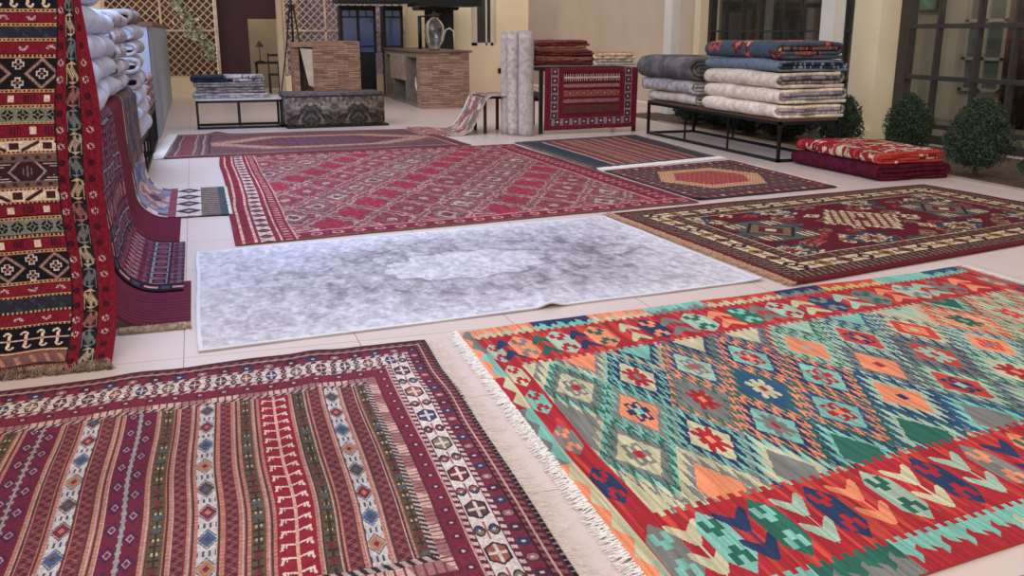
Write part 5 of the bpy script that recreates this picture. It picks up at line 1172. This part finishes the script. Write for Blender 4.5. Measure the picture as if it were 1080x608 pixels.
t = thing('tall_tap', 'black upright pipe with a sideways arm behind the glass jug', 'tap', (4.62, 20.6, 1.10)); bm = bmesh.new(); tube(bm, [(0, 0, 0), (0, 0, 0.68)], 0.04, 12); from_bm('pole', bm, BLACKM, t, True)
bm = bmesh.new(); tube(bm, [(0, 0, 0.66), (0.5, 0.1, 0.72)], 0.018, 8); from_bm('arm', bm, BLACKM, t, True)
o = box('grey_curtain', (4.86, 5.02, 24.1, 24.25, 0.0, 3.0), mat('grey_curtain_cloth', (120, 112, 104), (92, 86, 80), 14, 0.9, stretch=(6, 6, 0.3))); tag(o, 'narrow grey curtain hanging at the right end of the lattice', 'curtain'); o.name = 'curtain'
# tripod
t = thing('tripod', 'black camera tripod with thin legs standing by the stone island', 'tripod', (2.05, 21.6, 0))
for dx, dy in ((-0.36, -0.1), (0.30, -0.2), (0.0, 0.35)):
    bm = bmesh.new(); tube(bm, [(dx, dy, 0), (dx * 0.5, dy * 0.5, 1.0), (dx * 0.12, dy * 0.12, 1.95)], [0.012, 0.015, 0.02], 8); from_bm('leg', bm, BLACKM, t, True)
bm = bmesh.new(); tube(bm, [(0, 0, 0.9), (0, 0, 2.2)], 0.016, 8); from_bm('centre_column', bm, BLACKM, t, True)
box('collar', (-0.06, 0.06, -0.06, 0.06, 1.9, 2.02), BLACKM, t, 0.01); box('head', (-0.04, 0.04, -0.05, 0.05, 2.18, 2.26), BLACKM, t, 0.01)

# ---- small rug draped over a stool
t = thing('low_stool', 'low dark stool beneath the small rug by the rolled carpets', 'stool', (3.95, 13.5, 0))
box('seat', (0, 0.42, 0, 0.6, 0.50, 0.54), DKW, t, 0.005)
for x in (0.03, 0.38):
    for y in (0.03, 0.56): box('leg', (x - 0.02, x + 0.02, y - 0.02, y + 0.02, 0, 0.50), DKW, t)
def small_drape():
    nu, nv = 150, 150; path = [(4.36, 0.555), (4.02, 0.56), (3.94, 0.52), (3.88, 0.40), (3.80, 0.22), (3.70, 0.06), (3.58, 0.014), (3.05, 0.012)]
    pa = np.array(path); L = np.concatenate([[0], np.cumsum(np.hypot(*np.diff(pa, axis=0).T))]); s = np.linspace(L[-1], 0, nu + 1); px = np.interp(s, L, pa[:, 0]); pz = np.interp(s, L, pa[:, 1])
    v = np.linspace(0, 1, nv + 1)[:, None]; P = np.zeros((nv + 1, nu + 1, 3)); P[..., 0] = px - 0.12 * (1 - v) * 0; P[..., 1] = 14.25 - 0.95 * v + 0.5 * np.clip((3.85 - px) / 0.6, 0, 1)[None, :] * (1 - v) ; P[..., 2] = pz
    hang = ((pz > 0.03) & (pz < 0.5))[None, :]; P[..., 0] += 0.03 * np.sin(v * 16) * hang; P[..., 2] = np.maximum(P[..., 2], 0.012); 
    c = Cloth(L[-1], 0.95, nu, nv, (158, 116, 104)); n = fbm(nv, nu, 20, 14, 8, 3); c.p(n > 0.54, (206, 180, 160)); c.p(n < 0.45, (98, 112, 100)); n = fbm(nv, nu, 26, 16, 18, 3); c.p(n > 0.60, (176, 76, 76))
    e = np.minimum(c.V, 0.95 - c.V); c.p((e < 0.16), (130, 138, 128)); c.p((e < 0.16) & (tri(c.U / 0.1) < 0.4), (206, 140, 120)); c.p((e < 0.03), (226, 206, 184)); c.p((c.U < 0.36) & (tri(c.U / 0.06) < 0.5), (170, 80, 80))
    return sheet('draped_rug', P, c.a, WOOL, skirt=False, solid=0.006)
tag(small_drape(), 'small faded floral rug draped over a low stool left of the rolled carpets', 'rug')
# ---- rolled carpets
def roll(x, y, r, h, label, seed):
    bm = bmesh.new(); n = 40; seg = 14; turns = 5
    prof = []
    for k in range(n * 1 + 1): prof.append((r, k / n * 2 * PI))
    rings = []
    for j in range(seg + 1):
        z = h * j / seg; ring = []
        for k in range(n):
            a = 2 * PI * k / n; rr = r * (1 + 0.02 * math.sin(a * 3 + j * 0.7 + seed)) - (0.012 if k == 7 else 0); ring.append(bm.verts.new((rr * math.cos(a), rr * math.sin(a), z)))
        rings.append(ring)
    for a, b2 in zip(rings, rings[1:]):
        for k in range(n): bm.faces.new((a[k], a[(k + 1) % n], b2[(k + 1) % n], b2[k]))
    # spiral end: rings of alternating height
    last = rings[-1]
    for q in range(1, 7):
        rr = r * (1 - q / 7.0); zz = h - (0.02 if q % 2 else 0.0); cur = [bm.verts.new((rr * math.cos(2 * PI * k / n), rr * math.sin(2 * PI * k / n), zz)) for k in range(n)]
        for k in range(n): bm.faces.new((last[k], last[(k + 1) % n], cur[(k + 1) % n], cur[k]))
        last = cur
    bm.faces.new(last); bm.faces.new(rings[0][::-1])
    o = from_bm('rolled_carpet', bm, rugmat('rolled_grey_wool_%d' % seed, (204 - 8 * (seed % 2), 192 - 8 * (seed % 2), 184 - 8 * (seed % 2)), (170, 158, 152), 14, (128, 122, 122)), None, True); o.location = (x, y, 0.002); tag(o, label, 'rolled carpet', 'grey carpets rolled up and stood on end')
roll(4.44, 13.02, 0.108, 1.46, 'grey rolled carpet standing upright nearest the draped dark table', 1)
roll(4.32, 13.21, 0.092, 1.45, 'grey rolled carpet standing upright between the other two rolls', 2)
roll(4.27, 13.40, 0.080, 1.45, 'slim grey rolled carpet standing upright, leftmost of the three', 3)

# ---- dark table with stacked red rugs and the hanging maroon one
t = thing('display_table', 'black table carrying crumpled red rugs behind the grey rolled carpets', 'table', (4.70, 13.16, 0))
box('tabletop', (0, 1.55, 0, 0.85, 0.90, 0.94), DKW, t, 0.005)
for x in (0.03, 1.52):
    for y in (0.04, 0.81): box('leg', (x - 0.025, x + 0.025, y - 0.025, y + 0.025, 0, 0.90), DKW, t)
def d_front(W, Hh, nu, nv):
    c = Cloth(W, Hh, nu, nv, (112, 24, 44)); U, V = c.U, c.V; crm = (206, 176, 156)
    c.p((tri(U / 0.05) < 0.25) & (tri(V / 0.04) < 0.3), (150, 50, 58))
    m = (U > 0.29) & (U < W - 0.29) & (V > 0.04) & (V < Hh - 0.20); c.p(m, (98, 24, 38))
    def band(v0, v1, col): k = m & (V > v0) & (V < v1); c.p(k, col); return k, (V - v0) / (v1 - v0)
    k, t_ = band(0.10, 0.20, (70, 20, 34)); c.p(k & (fr(U / 0.032) < 0.3), crm); c.p(k & (np.abs(t_ - 0.5) < 0.1), crm); 
    k, t_ = band(0.24, 0.29, (120, 50, 56)); c.p(k & (fr(U / 0.02 + t_ * 1) < 0.4), (190, 150, 140))
    k, t_ = band(0.33, 0.42, (146, 76, 68)); d = np.abs(fr(U / 0.11) - 0.5) * 1.2 + np.abs(t_ - 0.5); c.p(k & (d < 0.45), (90, 30, 40)); c.p(k & (d < 0.28), (214, 120, 80)); c.p(k & (d < 0.12), (60, 30, 40))
    k, t_ = band(0.46, 0.51, (110, 44, 52)); c.p(k & (fr(U / 0.02 - t_) < 0.4), (184, 140, 130))
    k, t_ = band(0.55, 0.66, (96, 50, 44)); k, t_ = band(0.70, 0.75, (110, 44, 52)); c.p(k & (fr(U / 0.03) < 0.5), (190, 140, 120))
    for uu in (0.15, W - 0.15):
        k = (np.abs(U - uu) < 0.055) & (V < Hh - 0.06); c.p(k, (140, 120, 124)); f = (fr(V / 0.125) - 0.5) * 0.125; d = np.maximum(np.abs(U - uu), np.abs(f)); c.p(k & (d < 0.046), (58, 44, 58)); c.p(k & (d < 0.026), (140, 40, 54)); c.p(k & (d < 0.012), (206, 180, 170))
    k = (np.abs(V - Hh + 0.115) < 0.05) & (U > 0.09) & (U < W - 0.09); c.p(k, (140, 120, 124)); f = (fr(U / 0.137) - 0.5) * 0.137; d = np.maximum(np.abs(V - Hh + 0.115), np.abs(f)); c.p(k & (d < 0.044), (54, 44, 58)); c.p(k & (d < 0.026), (150, 44, 56)); c.p(k & (d < 0.012), (206, 180, 170))
    return c.jitter(14, 9).a
nu, nv = 260, 220; v = np.linspace(0, 1, nv + 1)[:, None]; u = np.linspace(0, 1, nu + 1)[None, :]
path = np.array([(13.62, 0.945), (13.18, 0.95), (13.12, 0.93), (13.105, 0.88), (13.09, 0.4), (13.08, 0.06)]); L = np.concatenate([[0], np.cumsum(np.hypot(*np.diff(path, axis=0).T))])
s = np.linspace(0, 1, nv + 1) * (L[-1] - 0.48) + 0.48 ; 
P = np.zeros((nv + 1, nu + 1, 3)); P[..., 0] = 4.75 + 1.46 * u - 0.02 * v; P[..., 1] = np.interp(s, L, path[:, 0])[:, None] + 0.008 * np.sin(u * 14) * v - 0.02; P[..., 2] = np.interp(s, L, path[:, 1])[:, None] + 0.02 * u * v
k = sheet('table_hanging_rug', P, d_front(1.46, 0.90, nu, nv), WOOL, skirt=False, solid=-0.008); tag(k, 'maroon rug with framed panel pattern hanging down the front of the black table', 'rug'); k.name = 'front_hanging_rug'
def d_mix(a, b, c3, seed):
    def f(W, L, nu, nv):
        c = Cloth(W, L, nu, nv, a); n = fbm(nv, nu, 20, 60, seed, 3); c.p(n > 0.53, b); c.p(n > 0.60, c3); c.p((fr(c.V / 0.12) < 0.2), c3 if seed % 2 else b); return c.jitter(12).a
    return f
z = 0.968; g = 'crumpled red rugs piled on the left of the black table'
for i in range(5):
    h = 0.075; folded('folded_rug', 'crumpled dark red folded rug, %s in the pile on the black table' % (ordn[i] if i < 4 else 'topmost'), 5.08 + 0.03 * ((i * 7) % 3), 13.22 + 0.02 * i, z, 0.94 - 0.03 * i, 0.55, h, WOOL, flip=1, group=g, seed=101 + i, layers=2.25, design=d_mix((88, 28, 36), (52, 26, 34) if i % 2 else (118, 48, 48), (150, 96, 84), 30 + i), soft=0.030); z += h * 0.93
z = 0.968; g = 'colourful rugs folded flat on the right of the black table'
for i, (a, b, c3) in enumerate((((110, 130, 120), (190, 180, 160), (60, 70, 80)), ((196, 90, 60), (60, 40, 44), (220, 190, 150)))):
    folded('folded_rug', ['grey green folded rug lying flat on the right half of the black table', 'orange and black folded rug on top of the grey green one on the black table'][i], 5.90, 13.24, z, 0.70, 0.5, 0.095, WOOL, flip=1, group=g, seed=111 + i, layers=2.25, design=d_mix(a, b, c3, 40 + i)); z += 0.09
t = thing('low_stool', 'dark stool with a small folded rug between the rolled carpets and the black table', 'stool', (4.72, 14.2, 0)); box('seat', (-0.1, 0.4, 0, 0.4, 0.40, 0.44), DKW, t, 0.005)
for x in (-0.07, 0.37):
    for y in (0.03, 0.37): box('leg', (x - 0.02, x + 0.02, y - 0.02, y + 0.02, 0, 0.40), DKW, t)
folded('folded_rug', 'small brown folded rug lying on the dark stool behind the rolled carpets', 4.86, 14.22, 0.443, 0.46, 0.36, 0.12, GREYR, flip=1, seed=121)

# ---- window wall at right
def glazed(name, y0, y1, xs, z0, z1, ny, hz, frame_m, w=0.045, fw=0.10, cy=None):
    t = thing(name, None, None, (xs, y0, z0)); tag(t, kind='structure'); D = y1 - y0; Hh = z1 - z0
    bm = bmesh.new(); bx(bm, -0.05, 0.07, 0, fw, 0, Hh); bx(bm, -0.05, 0.07, D - fw, D, 0, Hh); bx(bm, -0.05, 0.07, 0, D, 0, 0.10); bx(bm, -0.05, 0.07, 0, D, Hh - 0.08, Hh); from_bm('window_frame', bm, frame_m, t)
    bm = bmesh.new()
    for y in (cy if cy else [D * k / ny for k in range(1, ny)]): bx(bm, -0.035, 0.05, y - w / 2, y + w / 2, 0.1, Hh - 0.08, bev=0.006)
    for z in hz: bx(bm, -0.045, 0.045, fw, D - fw, z - z0 - w * 0.5, z - z0 + w * 0.5, bev=0.006)
    from_bm('muntin', bm, frame_m, t)
    box('window_pane', (0.005, 0.013, fw * 0.8, D - fw * 0.8, 0.08, Hh - 0.06), GLASS, t); return t
DARKG = mat('dark_olive_steel', (62, 56, 52), (50, 46, 44), 8, 0.5)
glazed('window_2', 6.2, 11.14, 9.24, 0.02, 2.9, 6, (0.24, 0.86, 1.52, 2.2), DARKG, 0.06, 0.20, cy=[0.75, 1.5, 2.25, 2.97, 3.55, 4.24])
glazed('window_3', 11.75, 16.40, 9.24, 0.02, 2.9, 8, (0.75, 1.46, 2.2), DARKF, 0.035, 0.12)
bm = bmesh.new(); bx(bm, 8.88, 9.42, 11.16, 11.73, -0.02, TOP); bx(bm, 8.82, 8.9, 11.12, 11.77, -0.02, 0.12); tag(from_bm('wall_column', bm, CREAMW), kind='structure')
bm = bmesh.new(); bx(bm, 9.05, 9.42, 6.0, 16.45, 2.9, TOP); bx(bm, 9.2, 9.3, 6.2, 16.4, -0.14, 0.02); tag(from_bm('wall_right_lintel', bm, BEIGEW), kind='structure')
struct('wall_column_far', (9.02, 9.42, 16.40, 16.62, -0.02, TOP), CREAMW)
for i, y in enumerate((11.4, 16.1)):
    bm = bmesh.new(); bx(bm, 8.20, 8.38, y - 0.15, y + 0.15, -0.02, TOP, bev=0.008); bx(bm, 8.16, 8.42, y - 0.19, y + 0.19, -0.02, 0.16, bev=0.008)
    o = from_bm('veranda_post', bm, WHITEW); tag(o, ['white square post rising behind the near stack of pale rugs', 'white square post in front of the beige wall behind the charcoal folded rug'][i], 'post', 'white veranda posts along the planter')
# room built behind the glass in place of the courtyard reflected there
INW = mat('interior_beige_wall', (170, 158, 140), (160, 148, 130), 2, 0.9)
struct('wall_interior_back', (12.2, 12.4, 5.0, 17.0, 0, TOP), INW)
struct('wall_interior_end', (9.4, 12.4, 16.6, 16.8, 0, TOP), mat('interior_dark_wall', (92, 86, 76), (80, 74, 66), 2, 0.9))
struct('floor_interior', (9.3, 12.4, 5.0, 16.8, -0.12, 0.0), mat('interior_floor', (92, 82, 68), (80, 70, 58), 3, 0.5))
struct('ceiling_interior', (9.3, 12.4, 5.0, 16.8, TOP, TOP + 0.1), INW)
t = thing('window_4', None, None, (12.15, 12.25, 0.5)); tag(t, kind='structure')
bm = bmesh.new(); bx(bm, 0, 0.06, 0, 0.08, 0, 2.4); bx(bm, 0, 0.06, 0.41, 0.49, 0, 2.4); bx(bm, 0, 0.06, 0.82, 0.90, 0, 2.4)
for z in (0, 0.5, 1.1, 1.7, 2.34): bx(bm, 0, 0.06, 0, 0.9, z, z + 0.05)
from_bm('window_frame', bm, mat('dim_white_frame', (150, 142, 126), (140, 132, 118), 2, 0.8), t); box('window_pane', (0.03, 0.045, 0.04, 0.86, 0.03, 2.36), mat('grey_green_glazing', (92, 98, 92), (76, 82, 78), 2, 0.2), t)
o = box('curtain', (11.9, 12.1, 10.95, 12.0, 0.05, 2.6), mat('dark_red_brown_curtain', (72, 44, 38), (44, 30, 28), 10, 0.9, stretch=(5, 5, 0.2))); tag(o, 'dark red brown curtain placed behind the right hand window', 'curtain')
bm = bmesh.new()
for k in range(14): tube(bm, [(0.0, k * 0.075, 0.0), (0.0, k * 0.075, 2.55)], 0.045, 10)
o2 = from_bm('curtain_folds', bm, o.data.materials[0], o, True); o2.location = (11.9, 10.95, 0.05)
t = thing('framed_picture', 'small green and teal picture hanging on the wall behind the right window', 'picture', (12.14, 13.85, 1.80))
box('picture_frame', (0, 0.04, -0.02, 0.92, -0.02, 0.62), DKW, t); box('canvas', (-0.01, 0.0, 0.02, 0.88, 0.02, 0.58), mat('teal_green_painting', (110, 160, 130), (60, 96, 84), 5, 0.7), t)
# small black door bell box on the cream wall
t = thing('wall_socket', 'small dark box fixed low on the cream wall beside the rolled carpets', 'socket', (7.2, 23.28, 0.45)); box('box', (0, 0.12, -0.03, 0.02, 0, 0.12), BLACKM, t)

# ------------------------------------------------------------------ light: open sky above the courtyard, plus added fill lamps
w = bpy.data.worlds.new('sky'); bpy.context.scene.world = w; w.use_nodes = True; nt = w.node_tree
bg = nt.nodes['Background']; tc = nt.nodes.new('ShaderNodeTexCoord'); sep = nt.nodes.new('ShaderNodeSeparateXYZ'); nt.links.new(tc.outputs['Generated'], sep.inputs[0])
r = nt.nodes.new('ShaderNodeValToRGB'); mr = nt.nodes.new('ShaderNodeMapRange'); mr.inputs['From Min'].default_value = -1; mr.inputs['From Max'].default_value = 1
nt.links.new(sep.outputs[0], mr.inputs['Value']); nt.links.new(mr.outputs[0], r.inputs[0])
r.color_ramp.elements[0].color = (0.80, 0.86, 1.0, 1); r.color_ramp.elements[1].color = (1.0, 0.84, 0.70, 1)
nt.links.new(r.outputs[0], bg.inputs['Color']); bg.inputs['Strength'].default_value = 0.70
def area(name, loc, rot, sx, sy, e, col):
    l = bpy.data.lights.new(name, 'AREA'); l.shape = 'RECTANGLE'; l.size = sx; l.size_y = sy; l.energy = e; l.color = col
    o = bpy.data.objects.new(name, l); link(o); o.location = loc; o.rotation_euler = rot; return o
area('cool_fill_left', (-1.2, 9.6, 4.2), (0, 0, 0), 2.4, 8.0, 470, (0.40, 0.58, 1.0))  # unseen lamp added to turn the left floor and piles bluish
area('near_fill', (0.8, 1.5, 4.4), (math.radians(15), 0, 0), 5.0, 4.0, 70, (1.0, 0.94, 0.88))  # unseen fill lamp added over the near rugs
sun = bpy.data.lights.new('warm_side_fill', 'SUN'); sun.energy = 0.9; sun.angle = math.radians(50); sun.color = (1.0, 0.84, 0.66)  # broad warm fill, added to brighten the column and right walls
so = bpy.data.objects.new('warm_side_fill', sun); link(so); so.rotation_euler = Vector((0.62, 0.66, -0.42)).to_track_quat('-Z', 'Y').to_euler()
area('glass_room_fill', (10.8, 10.5, 3.3), (0, 0, 0), 1.5, 5.0, 110, (1.0, 0.93, 0.82))  # lamp added to lift the otherwise dark room behind the glass
area('inner_room_light', (1.5, 25.3, 3.2), (0, 0, 0), 1.0, 1.0, 14, (1.0, 0.9, 0.76))

# ------------------------------------------------------------------ camera
cam = bpy.data.cameras.new('camera'); co = bpy.data.objects.new('camera', cam); link(co)
co.location = (0, 0, 1.44); co.rotation_euler = (math.radians(90 - 15.1), 0, math.radians(-18)); cam.sensor_width = 36; cam.lens = 1000 / 1080 * 36; cam.clip_end = 200
sc = bpy.context.scene; sc.camera = co
sc.view_settings.view_transform = 'Standard'; sc.view_settings.look = 'None'; sc.view_settings.gamma = 1.0; sc.view_settings.exposure = 0.0; sc.view_settings.use_curve_mapping = False
